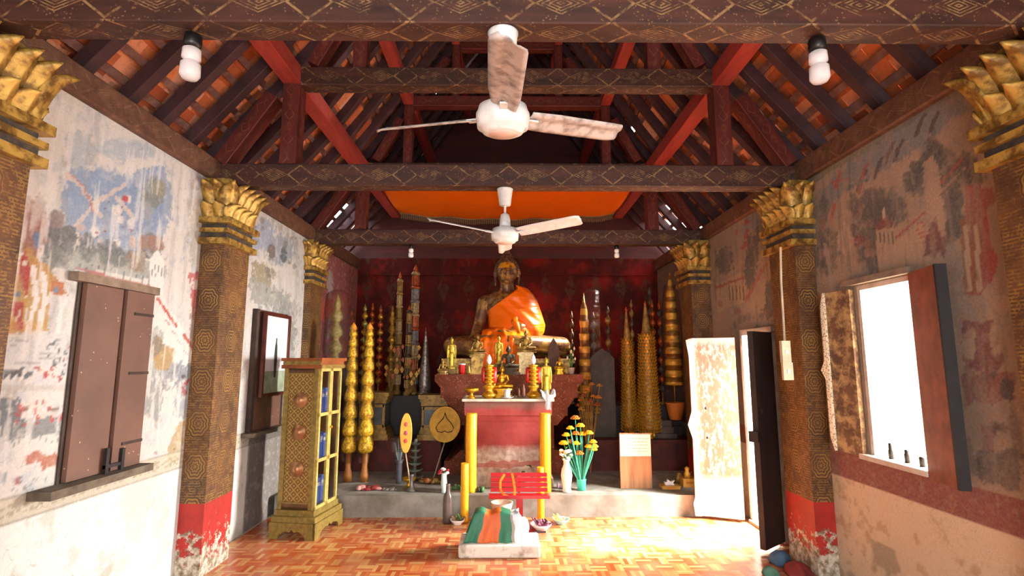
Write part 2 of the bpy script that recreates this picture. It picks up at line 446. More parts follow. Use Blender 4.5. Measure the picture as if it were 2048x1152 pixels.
# spires and gold temple at far left
L.poly([(30, 470), (45, 385), (70, 395), (80, 380), (92, 420), (95, 480), (70, 510), (35, 500)], 'a2645a', .85, 2, .5)
for x in (40, 50, 62, 74, 84): L.line([(x, 400), (x-3, 500)], 3, 'b78f5c', .75, 1)
L.blob(48, 395, 8, 10, '92a0b0', .8); L.blob(74, 480, 8, 18, '7591b4', .9, .5)
L.poly([(0, 550), (20, 500), (42, 540), (55, 490), (75, 520), (95, 530), (130, 580), (140, 600), (100, 585), (60, 570), (30, 590), (0, 600)], 'c79d4c', .95, .7, .25)
L.poly([(38, 520), (52, 500), (62, 540), (55, 600), (40, 560)], 'c13c30', 1, .4, .1); L.blob(49, 528, 5, 6, 'e8e2d8', 1, .2, 0)
L.poly([(0, 560), (30, 545), (50, 585), (0, 590)], 'c9a04a', .9, .5); L.blob(18, 555, 9, 8, 'c07a58', .9, .5)
L.poly([(0, 580), (52, 588), (52, 604), (0, 598)], 'c9a553', 1, .3); L.blob(32, 590, 13, 4, '6e8aa8', 1, .3, .1); L.blob(8, 582, 6, 5, '6e8aa8', 1, .3)
L.poly([(0, 600), (50, 605), (45, 662), (0, 670)], 'b8392c', 1, .4, .15)
for x in (14, 24, 50): L.line([(x, 602), (x-3, 668)], 4, 'cfa548', 1, .3)
L.blob(28, 650, 8, 18, 'cba650', .9, 1); L.line([(33, 640), (40, 620)], 4, 'd8cfc0', .9)
L.poly([(0, 660), (45, 660), (60, 650), (60, 680), (0, 690)], 'c4a050', .7, 2)
L.poly([(58, 560), (100, 560), (96, 660), (50, 662)], 'c9a24c', .85, .5)
for a in (((66, 536), (72, 600), (56, 662)), ((88, 548), (90, 600), (76, 662))): L.line(list(a), 11, 'efece8', 1, .5, .1)
L.poly([(103, 560), (126, 562), (128, 590), (103, 585)], 'cc7a3e', .9, .5); L.blob(112, 578, 9, 5, '7f9cb8', .9)
L.line([(112, 595), (105, 660)], 12, 'd5d3d2', .9, .5, .1); L.line([(128, 596), (112, 700)], 13, 'eeebe6', 1, .5, .1)
L.poly([(50, 640), (97, 640), (95, 664), (48, 664)], 'cfa040', .35, 1)
L.poly([(0, 672), (130, 665), (130, 735), (0, 735)], 'dadad8', .85, 2)
for i in range(6): L.line([(0, 682+i*9), (120, 680+i*9)], 1.1, 'a3a4a4', .6)
L.spots(26, (90, 675, 150, 735), 3, ['3d4650', '565e66', 'c4534a'], 5, .8)
L.poly([(0, 738), (52, 738), (52, 756), (0, 758)], '4e565e', .95, .8, .3)
for i in range(8): L.line([(4+i*7, 750), (4+i*7, 764)], 3.2, 'e6e3dc', 1, .1, .1)
L.spots(16, (45, 730, 135, 760), 5, ['c43c34', 'b8443a', '60686e', 'e6e1d8'], 6)
L.poly([(0, 770), (140, 770), (140, 780), (0, 782)], 'c9c4bb', .7)
L.poly([(0, 795), (40, 800), (45, 850), (0, 880)], '6f7a80', .9, 2, .5); L.poly([(35, 840), (125, 830), (120, 870), (0, 885)], '7c8484', .8, 3, .5)
L.spots(34, (30, 805, 128, 850), 5, ['c8402f', 'b84a3c', 'd8d2c8', '8d6a60', 'c8402f'], 7)
for i in range(11): L.line([(5+i*11, 880-i*1.3), (5+i*11, 897-i*1.5)], 2.4, '9a9c9c', .8, .3)
L.poly([(45, 914), (82, 900), (85, 912), (60, 930), (50, 925)], 'c27a5c', .95, .6, .3); L.poly([(70, 915), (112, 905), (124, 925), (86, 940)], 'c4805f', .95, .6, .3)
L.blob(5, 955, 12, 12, '7f93a4', .7); L.poly([(30, 955), (42, 955), (42, 967), (30, 967)], 'b86a60', .8); L.spots(20, (10, 955, 125, 985), 3, ['6d7880', '98a2a8'], 8, .6)
# right of the shuttered window
L.poly([(288, 660), (325, 655), (330, 740), (285, 760)], 'a9b0ac', .7, 3); L.blob(305, 700, 16, 20, '9db4c0', .7)
L.poly([(300, 690), (316, 665), (330, 690), (352, 700), (338, 740), (312, 738)], 'c0a05c', .9, .8, .3)
for x, y in ((312, 690), (330, 760), (352, 745), (380, 750)): L.blob(x, y, 14, 22, '707c88', .55, 3, .7)
L.poly([(350, 720), (395, 745), (392, 830), (350, 835)], '8d98a4', .55, 3, .6); L.spots(10, (360, 740, 395, 800), 4, ['b83830', '38424c'], 9)
L.poly([(290, 750), (330, 760), (320, 840), (285, 835)], '8a9090', .7, 3, .6)
L.poly([(335, 900), (355, 850), (378, 835), (372, 880), (350, 925), (338, 930)], 'bfa468', .8, 1.5, .4)
L.spots(14, (300, 870, 385, 935), 3, ['b86a5c', '6a727a'], 10, .5)
# streaks of run white and grime
L.put(sst(L.n3, .58, .66)*(L.Z > 1.0), 'efece6', .6, 0); L.put(sst(1-L.n3, .62, .72)*(L.Z > 1.3), 'a2a39e', .30, 0)
# bay two (behind the framed picture)
b2 = (L.Y > 4.5) & (L.Y < 6.4)
L.blob(525, 470, 25, 30, 'a9bad0', .8, 3); L.blob(560, 500, 30, 30, '9aaab8', .7, 3)
L.blob(543, 505, 7, 18, '7f6f66', .9, 1); L.blob(567, 510, 7, 18, '4e565c', .8, 1)
L.poly([(505, 520), (545, 535), (545, 570), (505, 560)], '9c8d5c', .7, 2); L.poly([(500, 550), (580, 590), (590, 700), (565, 700), (560, 620), (500, 600)], '8f948c', .6, 3)
L.spots(24, (505, 440, 590, 660), 5, ['6c7478', '8a7c66', 'c9c2b0'], 12, .5)
L.poly([(553, 620), (592, 600), (592, 760), (560, 800)], '9a9c96', .5, 3)
# border of small ornament above the dado
d = (L.Z > .80) & (L.Z < .93)
L.put(d.astype(float), 'd8d0b8', .8, .2)
L.put(((np.abs((L.Z-.865)) < .035) & (np.sin(L.Y*70)*np.sin(L.Z*160+L.Y*30) > .1)).astype(float), '8f875c', .5, .5)
L.put(((np.abs(L.Z-.925) < .006) | (np.abs(L.Z-.805) < .006)).astype(float), '8e8e88', .5, .5)
L.put((L.Z <= .80).astype(float), 'e6e6df', .92, 0)
lowm = (L.Z <= .80)*1.0
L.flake('c3c4b4', .56, .64, .7, lowm); L.flake('a9aa98', .62, .7, .6, lowm*(L.Z < .35)); L.put(sst(vnoise(L.Y, L.Z, 2.2, 55), .6, .72)*lowm, 'd0cdb8', .6, 0)
# dark end of the left wall in the last bay, red hanging paint
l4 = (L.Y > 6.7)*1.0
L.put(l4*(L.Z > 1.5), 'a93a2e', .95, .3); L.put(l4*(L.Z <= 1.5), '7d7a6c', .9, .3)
L.poly([(640, 610), (660, 580), (680, 620), (650, 640), (635, 640)], 'd8592a', 1, 2, .3); L.blob(660, 570, 6, 30, 'c8c4c0', .8, 1)
L.put(l4*(L.Z > 1.35)*(L.Z < 1.9)*sst(L.n3, .5, .6), 'c9501f', .8, 0); L.put(l4*(L.Z < 1.45)*sst(L.n3, .5, .58), 'b4b8ae', .6, 0)
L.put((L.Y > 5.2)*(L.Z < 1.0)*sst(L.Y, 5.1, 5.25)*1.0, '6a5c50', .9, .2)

# right wall mural (brown, its dimness painted in below)
R = Mural(XR, 2.25, YB, 0.0, ZP0, .0125, 'a8937c', 31)
R.flake('8f8a86', .48, .62, .8); R.flake('c2a88e', .58, .7, .6)
R.poly([(1620, 400), (1760, 270), (1860, 195), (1930, 180), (1935, 230), (1800, 320), (1700, 370), (1640, 440), (1622, 480)], '7c8288', .9, 3, .4)
R.poly([(1615, 345), (1930, 155), (1935, 175), (1620, 372)], '6f6c50', .7, 2)
R.poly([(1670, 400), (1850, 290), (1930, 215), (1930, 260), (1850, 330), (1760, 400), (1680, 440)], 'b59c86', .7, 3)
for a, b in (((1795, 250), (1835, 215)), ((1850, 260), (1880, 215)), ((1865, 258), (1900, 205)), ((1765, 330), (1800, 290)), ((1775, 335), (1790, 290)), ((1735, 345), (1770, 308)), ((1795, 318), (1805, 285))):
    pass
for x, y, in ((1838, 245), (1866, 240), (1778, 300), (1795, 296), (1755, 330), (1722, 355)):
    R.line([(x-6, y+26), (x, y+5), (x+10, y-14)], 7, '4c3a2c', .95, .5, .2)
R.line([(1672, 375), (1680, 345)], 7, 'a8502c', 1, .5); R.line([(1665, 365), (1697, 358)], 4, 'a8502c', 1, .5)
R.line([(1718, 385), (1728, 340), (1735, 330)], 6, 'a44a2c', 1, .5); R.line([(1720, 400), (1716, 430)], 9, 'a84c2c', 1, .5)
R.line([(1662, 445), (1668, 410)], 7, 'a8502c', .9, .5); R.line([(1690, 380), (1735, 360)], 7, '5f6a72', .9, 1)
R.blob(1645, 420, 16, 28, '55564e', .8); R.blob(1705, 405, 12, 22, '5c5c50', .7)
for x, y, rx, ry in ((1760, 420, 55, 45), (1830, 360, 20, 30), (1880, 340, 45, 50), (1935, 330, 28, 26), (1945, 350, 26, 26), (1905, 400, 22, 40), (1650, 500, 30, 50), (1745, 500, 36, 46), (1870, 300, 30, 22), (1905, 450, 26, 36), (1840, 330, 22, 14), (1700, 470, 30, 22)):
    R.blob(x, y, rx, ry, '595750', .85, 3, .5); R.blob(x-4, y+6, rx*.6, ry*.6, '3e3f40', .6, 3, .6)
R.poly([(1845, 330), (1865, 305), (1880, 350), (1895, 480), (1870, 490), (1850, 400)], 'b39a84', .9, 1)
R.line([(1882, 365), (1925, 318)], 5, 'a4462c', 1, .4); R.line([(1880, 385), (1930, 335)], 3, 'b49a84', .8)
R.line([(1780, 470), (1850, 420)], 14, 'a9917a', 1, .5); R.line([(1790, 478), (1850, 424)], 4, 'a24830', 1, .3)
# small pavilion
R.poly([(1757, 540), (1752, 455), (1770, 428), (1788, 450), (1790, 485), (1850, 440), (1870, 520), (1760, 545)], 'b39b84', .95, .5, .2)
R.poly([(1750, 455), (1768, 428), (1788, 448), (1782, 456), (1755, 460)], '7c3024', 1, .4, .1); R.line([(1768, 436), (1767, 416)], 4, 'c9b8a0', 1, .2)
for i in range(4): R.line([(1760+i*8, 466), (1762+i*8, 486)], 2.6, '4c443c', 1, .2)
for i in range(5): R.line([(1832+i*3, 450+i*9), (1845+i*3, 444+i*9)], 3, 'a8584c', .9, .3)
R.poly([(1672, 470), (1690, 440), (1712, 485), (1690, 510), (1675, 500)], 'bfa892', .9, 1); R.blob(1717, 480, 9, 14, '84382c', .9); R.spots(14, (1640, 440, 1740, 530), 9, ['b08a78', '8f6a58', '6c665a'], 21, .6)
R.poly([(1855, 470), (1870, 430), (1880, 470), (1900, 480), (1890, 510), (1850, 510)], '70302a', .9, 2)
# red and gold house at the right
R.poly([(1930, 370), (1960, 365), (1985, 560), (1960, 590), (1935, 590)], '9a4030', .85, 1, .3); R.poly([(1920, 440), (1945, 420), (1960, 440), (1965, 580), (1930, 590)], '8e5a2c', .9, .5)
for x in (1932, 1952): R.line([(x, 455), (x+8, 580)], 10, 'b8a68e', 1, .3, .1)
R.line([(1968, 400), (1985, 560)], 7, 'a6281c', 1, .5); R.blob(1985, 525, 9, 28, 'a6402c', .9, 1); R.blob(1978, 395, 14, 20, '9c4a3a', .8, 2)
# below: ruined figures right of the window
R.poly([(1925, 640), (1960, 650), (1990, 640), (2010, 720), (1990, 740), (1930, 740)], '7c3430', .85, 2, .4); R.blob(1940, 690, 12, 30, 'b6a48c', .9, 2); R.blob(1992, 680, 14, 34, 'b6a48c', .9, 2)
R.poly([(1925, 745), (2030, 740), (2030, 800), (1930, 810)], '86483a', .8, 2, .4); R.blob(2015, 780, 14, 24, '3a3c44', .8); R.poly([(1935, 820), (2030, 815), (2040, 880), (1945, 880)], '9d8a78', .8, 1)
R.line([(1945, 905), (1985, 915), (2010, 895)], 4, 'b5b0ac', .8); R.poly([(1960, 850), (2005, 850), (1985, 880), (1990, 905), (1970, 905)], '7c4034', .7, 1)
R.spots(16, (1930, 620, 2040, 940), 9, ['4a4038', '8f7a66', '6e3a30'], 22, .5); R.poly([(1950, 900), (2045, 900), (2045, 985), (1960, 965)], '4e4238', .6, 3)
R.poly([(1640, 560), (1665, 600), (1665, 900), (1648, 880)], '8c7258', .6, 3); R.line([(1650, 490), (1662, 560)], 9, 'a9a09c', .7, 1)
# the bay of the door
R.poly([(1432, 470), (1540, 420), (1540, 500), (1430, 540)], '8c8478', .6, 3)
for x, y, rx, ry in ((1450, 520, 18, 28), (1505, 500, 14, 34), (1500, 540, 12, 40), (1520, 460, 10, 24), (1540, 600, 12, 40)): R.blob(x, y, rx, ry, '4f4e44', .85, 2, .5)
R.poly([(1490, 430), (1512, 410), (1520, 450), (1480, 470)], '7d8894', .8, 2); R.spots(8, (1470, 440, 1510, 500), 5, ['9c3c2c'], 25)
R.poly([(1432, 570), (1480, 545), (1490, 565), (1488, 605), (1470, 610), (1436, 625)], 'b9a184', .95, .6, .2); R.line([(1433, 575), (1488, 555)], 6, 'a24a2e', .9, .8)
for i in range(5): R.line([(1458+i*7, 572), (1460+i*7, 600)], 2, '5c4c3c', .9, .2)
R.line([(1492, 600), (1530, 530)], 7, 'a4583e', .9, .6); R.spots(16, (1430, 600, 1540, 660), 6, ['8d5a44', '5c564c', 'a89c86'], 26, .6)
R.put(sst(R.n3, .58, .68)*(R.Z > 1.0), '9d8c7c', .4, 0); R.put(sst(1-R.n3, .6, .7), '4a4038', .35, 0)
R.put(((R.Z > .74) & (R.Z < .93)).astype(float), '8e3a26', .95, .4); R.put(((R.Z > .74) & (R.Z < .93))*(np.sin(R.Y*55+3*np.sin(R.Z*50)) > .55)*1.0, '9c7a44', .35, .6)
low = (R.Z <= .74)*1.0; R.put(low, 'cdb798', .95, 0); R.flake('a88f6c', .56, .64, .6, low); R.flake('b08a58', .6, .7, .5, low); R.put(low*sst(vnoise(R.Y, R.Z, 3, 77), .62, .7)*(R.Z < .4), '837458', .7, 0)
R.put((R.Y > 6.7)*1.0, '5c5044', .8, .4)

# right wall's dim light put into its paint: colours darkened and browned
sl = (L.Z > .80)[..., None]
L.c = np.where(sl, L.c**1.3*.72, L.c*.78)
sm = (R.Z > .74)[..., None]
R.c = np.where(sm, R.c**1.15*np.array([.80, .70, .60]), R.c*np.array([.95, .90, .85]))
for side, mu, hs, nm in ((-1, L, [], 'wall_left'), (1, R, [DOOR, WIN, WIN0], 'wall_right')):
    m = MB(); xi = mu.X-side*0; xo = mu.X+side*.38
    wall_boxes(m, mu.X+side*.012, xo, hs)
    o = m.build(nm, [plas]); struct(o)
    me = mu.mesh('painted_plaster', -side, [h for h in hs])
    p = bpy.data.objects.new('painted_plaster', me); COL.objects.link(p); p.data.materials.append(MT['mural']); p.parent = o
    p['label'] = 'faded mural painting on old plaster'
# near lengths of the side walls beside the camera (plain)
m = MB(); m.bbox(-2.459, -2.482, -2.2, 2.25, 0, ZP0); o = m.build('trim_1', plas); struct(o)

# ---- back wall
def backwall_mat():
    s = NT('red_stencilled_wall')
    o = s.n('ShaderNodeSeparateXYZ', {0: s.obj()})
    f = s.noise(3, 7, .65)
    b = s.mix(s.step(f, .35, .65), c4('38100b'), c4('58140e'))
    b = s.mix(s.step(s.noise(1.6, 4), .52, .66), b, c4('7e1812'))
    cx = .42
    u = s.math('MULTIPLY', s.math('SUBTRACT', s.math('FRACT', s.math('DIVIDE', o.outputs[0], cx)), .5), cx)
    v = s.math('MULTIPLY', s.math('SUBTRACT', s.math('FRACT', s.math('DIVIDE', o.outputs[2], .62)), .5), .62)
    d = s.math('ADD', s.math('DIVIDE', s.math('ABSOLUTE', u), .11), s.math('DIVIDE', s.math('ABSOLUTE', v), .27))
    d = s.math('ADD', d, s.math('MULTIPLY', s.noise(20, 3), .5))
    m = s.math('MULTIPLY', s.math('LESS_THAN', d, 1.15), s.step(s.noise(14, 5), .42, .55))
    b = s.mix(s.math('MULTIPLY', m, .7), b, c4('4c3626'))
    b = s.mix(s.math('MULTIPLY', s.step(s.noise(40, 6), .6, .7), .25), b, c4('7a6a4c'))
    s.bump(f, .3, .02)
    return s.fin(b, .85, 0, .2)
BW = backwall_mat()
m = MB(); m.bbox(-2.9, 2.9, YB, YB+.3, 0, ZP0+.2); struct(m.build('wall_back', BW))
m = MB(); m.bbox(-2.45, 2.48, YB-.03, YB, 3.0, 3.03); struct(m.build('trim_2', BW))
# gable above: dark boards
gm = stencil_wood('gable_boards', '3e120e', '56170f', '8a6a38', .25, .5)
m = MB()
for k in range(13):
    z = 3.3+k*.29; hw = min(2.9, (6.95-z)/1.42+.05 if z > 4.2 else 2.72-(z-3.2)/1.163+.15)
    if z < 6.8: m.bbox(-hw, hw, YB+.05+.01*(k % 2), YB+.1+.01*(k % 2), z, z+.30)
struct(m.build('trim_3', gm))
# front gable behind the camera and the entrance wall
m = MB()
m.bbox(-2.85, -1.2, -2.4, -2.1, 0, 3.2); m.bbox(1.2, 2.85, -2.4, -2.1, 0, 3.2); m.bbox(-1.2, 1.2, -2.4, -2.1, 2.7, 3.2)
m.prism([(-2.75, 3.2), (2.75, 3.2), (1.9, 4.3), (0, 7.0), (-1.9, 4.3)], -2.4, -2.2)
struct(m.build('wall_front', plas))

# ---- floor
def floor_mat():
    s = NT('parquet_print_vinyl'); o = s.n('ShaderNodeSeparateXYZ', {0: s.obj()})
    c = .13
    gx = s.math('DIVIDE', o.outputs[0], c); gy = s.math('DIVIDE', o.outputs[1], c)
    par = s.math('MODULO', s.math('ABSOLUTE', s.math('ADD', s.math('FLOOR', gx), s.math('FLOOR', gy))), 2)
    sx = s.math('FLOOR', s.math('MULTIPLY', gx, 4)); sy = s.math('FLOOR', s.math('MULTIPLY', gy, 4))
    w1 = s.n('ShaderNodeTexWhiteNoise', {0: s.vec(sx, s.math('FLOOR', gy))}).outputs[0]
    w2 = s.n('ShaderNodeTexWhiteNoise', {0: s.vec(s.math('FLOOR', gx), sy, 5)}).outputs[0]
    w = s.math('ADD', s.math('MULTIPLY', w1, par), s.math('MULTIPLY', w2, s.math('SUBTRACT', 1, par)))
    f1 = s.math('FRACT', s.math('MULTIPLY', gx, 4)); f2 = s.math('FRACT', s.math('MULTIPLY', gy, 4))
    ln = s.math('ADD', s.math('MULTIPLY', f1, par), s.math('MULTIPLY', f2, s.math('SUBTRACT', 1, par)))
    line = s.math('LESS_THAN', ln, .1)
    edge = s.math('LESS_THAN', s.math('MINIMUM', s.math('FRACT', gx), s.math('FRACT', gy)), .035)
    rp = s.n('ShaderNodeValToRGB', {0: w}); e = rp.color_ramp.elements
    e[0].color = c4('a4441e'); e[1].color = c4('cc9c60'); q = rp.color_ramp.elements.new(.4); q.color = c4('b85c30'); q = rp.color_ramp.elements.new(.7); q.color = c4('c07c44')
    col = s.mix(s.math('MULTIPLY', s.math('MAXIMUM', line, edge), .45), rp.outputs[0], c4('8e3a1c'))
    col = s.mix(s.math('MULTIPLY', s.step(s.noise(3, 6), .45, .7), .35), col, c4('c09a78'))
    wv = s.n('ShaderNodeTexNoise', {'Vector': s.n('ShaderNodeMapping', {'Vector': s.obj(), 'Rotation': (0, 0, .5), 'Scale': (1.2, 5, 1)}).outputs[0], 'Scale': 1.3, 'Detail': 2}).outputs[0]
    s.bump(wv, .5, .02)
    return s.fin(col, .27, 0, .5)
FM = floor_mat()
def fl(u, v):
    x = -2.9+u*5.8; y = -2.4+v*11.3
    return (x, y, .002)
m = MB(); m.bbox(-2.9, 4.2, -2.6, 9.0, -.1, -.004)
o = m.build('floor', [plas, FM]); m2 = MB(); m2.bbox(-2.45, 2.48, -2.2, 5.8, -.004, 0)
o2 = m2.build('vinyl_sheet', FM, o)
struct(o)
# outside paving and a far wall in daylight
m = MB(); m.bbox(2.9, 14, -12, 20, -.35, -.12); struct(m.build('ground', mat('pale_paving', 'd8d2c8', 'c6beb2', .9, 0, 2)))
m = MB(); m.bbox(9, 9.4, -8, 18, -.12, 5); struct(m.build('wall_outside', mat('pink_render', 'ecd9cf', 'e2ccc2', .9, 0, 2)))

# ---- window niches and reveals are part of the walls; wall plates
for side, X in ((-1, XL), (1, XR)):
    m = MB(); a = X-side*.0; 
    m.bbox(X-side*.10+side*.0, X+side*.3, 0, 0, 0, 0) if False else None
    o = MB()
    yb = [-2.2, 2.17, 4.33, 6.55, YB]
    for y0, y1 in zip(yb[:-1], yb[1:]):
        q = MB(); q.beam((0, -(y1-y0)/2+.003, 0), (0, (y1-y0)/2-.003, 0), .28, ZP1-ZP0, bev=.012)
        w = 'left' if side < 0 else 'right'
        bay = ('before the nearest tie beam', 'between nearest and middle tie beam', 'between middle and farthest tie beam', 'beyond the farthest tie beam')[yb.index(y0)]
        ob = q.build('wall_plate', MT['plate'], None, (X+side*.09, (y0+y1)/2, (ZP0+ZP1)/2))
        tag(ob, f'weathered wooden wall plate on the {w} wall, {bay}', 'beam')
# ------------------------------------------------------------------ columns with lotus capitals
def petal(w, h, out, curl, t=.012):
    m = MB()
    def f(u, v):
        a = (u-.5)*2; ww = w/2*(0.72+.55*math.sin(min(1, v*1.25)*PI*.62))*(1 if v < .68 else max(0.02, math.cos((v-.68)/.32*PI/2))**.7)
        y = -(out*v**1.9)-curl*max(0, v-.75)**1.2*2 + .035*w/.1*(a*a) - .010*math.exp(-(a/.22)**2)
        return (a*ww, y, h*v-(.03*h*max(0, v-.8)*5 if v > .8 else 0))
    m.grid(f, 9, 12); return m.mesh('petal')
PET_BIG = petal(.125, .30, .105, .06); PET_SMALL = petal(.11, .12, .05, .03)
for pm in (PET_BIG, PET_SMALL): pm.materials.append(MT['gold'])
def column(X, side, y0, y1, xi, label, ztop=ZP0):
    # shaft against the wall; xi = inner face
    w = abs(xi-X); cx = (xi+X)/2; cy = (y0+y1)/2; dy = y1-y0
    t = thing('column', label, 'column', (cx, cy, 0), 'gilded pilasters along the side walls')
    m = MB(); m.box((0, 0, 1.27), (w, dy, 2.54)); m.build('shaft', MT['column'], t)
    # neck mouldings
    z = 2.53
    for k, (h, pr, mt) in enumerate(((.05, .045, 'gold'), (.045, .015, 'dark_gap'), (.035, .04, 'gold'), (.04, .01, 'dark_gap'), (.05, .055, 'gold'))):
        q = MB(); bx = (w/2+pr/2)
        q.bbox(-w/2-(pr if side > 0 else 0), w/2+(pr if side < 0 else 0), -dy/2-pr, dy/2+pr, z, z+h)
        q.build('neck_moulding', MT[mt], t); z += h
    cap = MB(); cap.bbox(-w/2, w/2, -dy/2, dy/2, z, ztop-.002)
    c = cap.build('capital', MT['gold'], t)
    inn = -side*w/2
    def put(me, x, y, rz, zz):
        o = bpy.data.objects.new('petal', me); COL.objects.link(o); o.parent = c; o.location = (x, y, zz); o.rotation_euler.z = rz
        solid(o, .014)
    for tier, (me, n1, n2, zz, sp) in enumerate(((PET_BIG, 4, 2, z-.005, .004), (PET_SMALL, 4, 2, z-.005, .034))):
        for i in range(n1):      # inner face (towards the nave)
            y = -dy/2+dy*(i+.5)/n1+(dy/n1*.5 if tier else 0)
            if tier and i == n1-1: y = -dy/2
            put(me, inn-side*sp, y, (PI/2 if side < 0 else -PI/2), zz)
        for sy in (-1, 1):
            for i in range(n2):
                x = -w/2+w*(i+.5)/n2
                put(me, x, sy*(dy/2+sp), 0 if sy < 0 else PI, zz)
        for sy in (-1, 1):      # corner petals
            if not tier: put(me, inn-side*sp, sy*(dy/2+sp), {(-1, -1): PI/4, (-1, 1): 3*PI/4, (1, -1): -PI/4, (1, 1): -3*PI/4}[(side, sy)], zz)
    return t
CY = [(2.03, 2.45), (4.17, 4.58), (6.36, 6.75)]
column(XL, -1, *CY[0], -2.30, 'gilded stencilled column at the left edge, nearest to the viewer')
column(XL, -1, *CY[1], -2.28, 'gilded stencilled column with red foot right of the closed brown shutters')
column(XL, -1, *CY[2], -2.39, 'gilded column on the left wall behind the glass cabinet')
column(XR, 1, *CY[0], 2.38, 'gilded stencilled column at the right edge, nearest to the viewer')
column(XR, 1, *CY[1], 2.34, 'gilded column with red foot and switch boxes beside the open door')
column(XR, 1, *CY[2], 2.26, 'gilded column on the right wall behind the white door leaf')

# ------------------------------------------------------------------ roof timbers
TY = [2.18, 4.337, 6.556]
NMT = ['nearest', 'middle', 'farthest']
def timber(name, a, b, w, h, label, mt='post', up=(0, 0, 1), group=None, cat='beam', bev=.006):
    a = Vector(a); b = Vector(b); c = (a+b)/2
    d = (b-a); L = d.length; d.normalize(); u = Vector(up)
    # local x along the timber so that the stencil follows it
    sy = u.cross(d).normalized(); sz = d.cross(sy).normalized()
    M = Matrix((d, sy, sz)).transposed().to_4x4()
    m = MB(); m.beam((-L/2, 0, 0), (L/2, 0, 0), w, h, bev=bev)
    o = m.build(name, MT[mt]); M.translation = c; o.matrix_world = M
    return tag(o, label, cat, group)
for k, Y in enumerate(TY):
    n = NMT[k]
    timber('tie_beam', (XL-.2, Y, 3.155), (XR+.2, Y, 3.155), .145, .19, f'stencilled tie beam spanning the hall low down, {n} of the three', 'beam')
    for s, sn in ((-1, 'left'), (1, 'right')):
        timber('queen_post', (s*1.86, Y, 3.25), (s*1.86, Y, 4.13), .14, .155, f'{sn} stencilled post standing on the {n} tie beam', 'post', (0, 1, 0), None, 'post')
        timber('upper_post', (s*1.29, Y, 4.13), (s*1.29, Y, 4.93), .12, .12, f'{sn} small post in the second tier of the {n} truss', 'post', (0, 1, 0), None, 'post')
        timber('top_post', (s*.68, Y, 5.05), (s*.68, Y, 5.8), .11, .11, f'{sn} short post in the top tier of the {n} truss', 'post', (0, 1, 0), None, 'post')
        timber('strut', (s*2.43, Y, 3.27), (s*2.03, Y, 3.88), .12, .15, f'{sn} slanting dark strut outside the post of the {n} truss', 'post', (0, 1, 0), None, 'strut')
        timber('strut', (s*1.70, Y, 4.17), (s*1.40, Y, 4.74), .11, .12, f'{sn} slanting strut of the second tier of the {n} truss', 'post', (0, 1, 0), None, 'strut')
        timber('strut', (s*1.14, Y, 5.07), (s*.80, Y, 5.6), .1, .1, f'{sn} slanting strut of the top tier of the {n} truss', 'post', (0, 1, 0), None, 'strut')
    timber('collar_beam', (-1.79, Y, 4.045), (1.79, Y, 4.045), .15, .165, f'stencilled collar beam between the posts of the {n} truss', 'beam')
    timber('collar_beam', (-1.23, Y, 4.98), (1.23, Y, 4.98), .13, .14, f'upper collar beam of the {n} truss', 'post')
    timber('collar_beam', (-.62, Y, 5.78), (.62, Y, 5.78), .11, .12, f'topmost short collar beam of the {n} truss', 'post')
yb = [-2.1]+TY+[YB+.04]
where = ['in front of the nearest truss', 'between the nearest and middle truss', 'between the middle and farthest truss', 'between the farthest truss and the back wall']
for j in range(4):
    for s, sn in ((-1, 'left'), (1, 'right')):
        y0, y1 = yb[j]+(.075 if j else 0), yb[j+1]-.075
        for x, z, w, h, tn in ((1.86, 4.05, .15, .16, 'lower'), (1.29, 4.99, .13, .14, 'upper'), (.68, 5.83, .11, .12, 'topmost')):
            timber('purlin', (s*x, y0, z), (s*x, y1, z), w, h, f'red {tn} {sn} purlin {where[j]}', 'beam_red')
timber('ridge_beam', (0, -2.1, 6.72), (0, YB+.04, 6.72), .12, .14, 'ridge beam under the top of the roof', 'post')

ORD = 'first second third fourth fifth sixth seventh eighth ninth tenth eleventh twelfth thirteenth fourteenth fifteenth sixteenth seventeenth eighteenth nineteenth twentieth twenty-first twenty-second twenty-third twenty-fourth'.split()
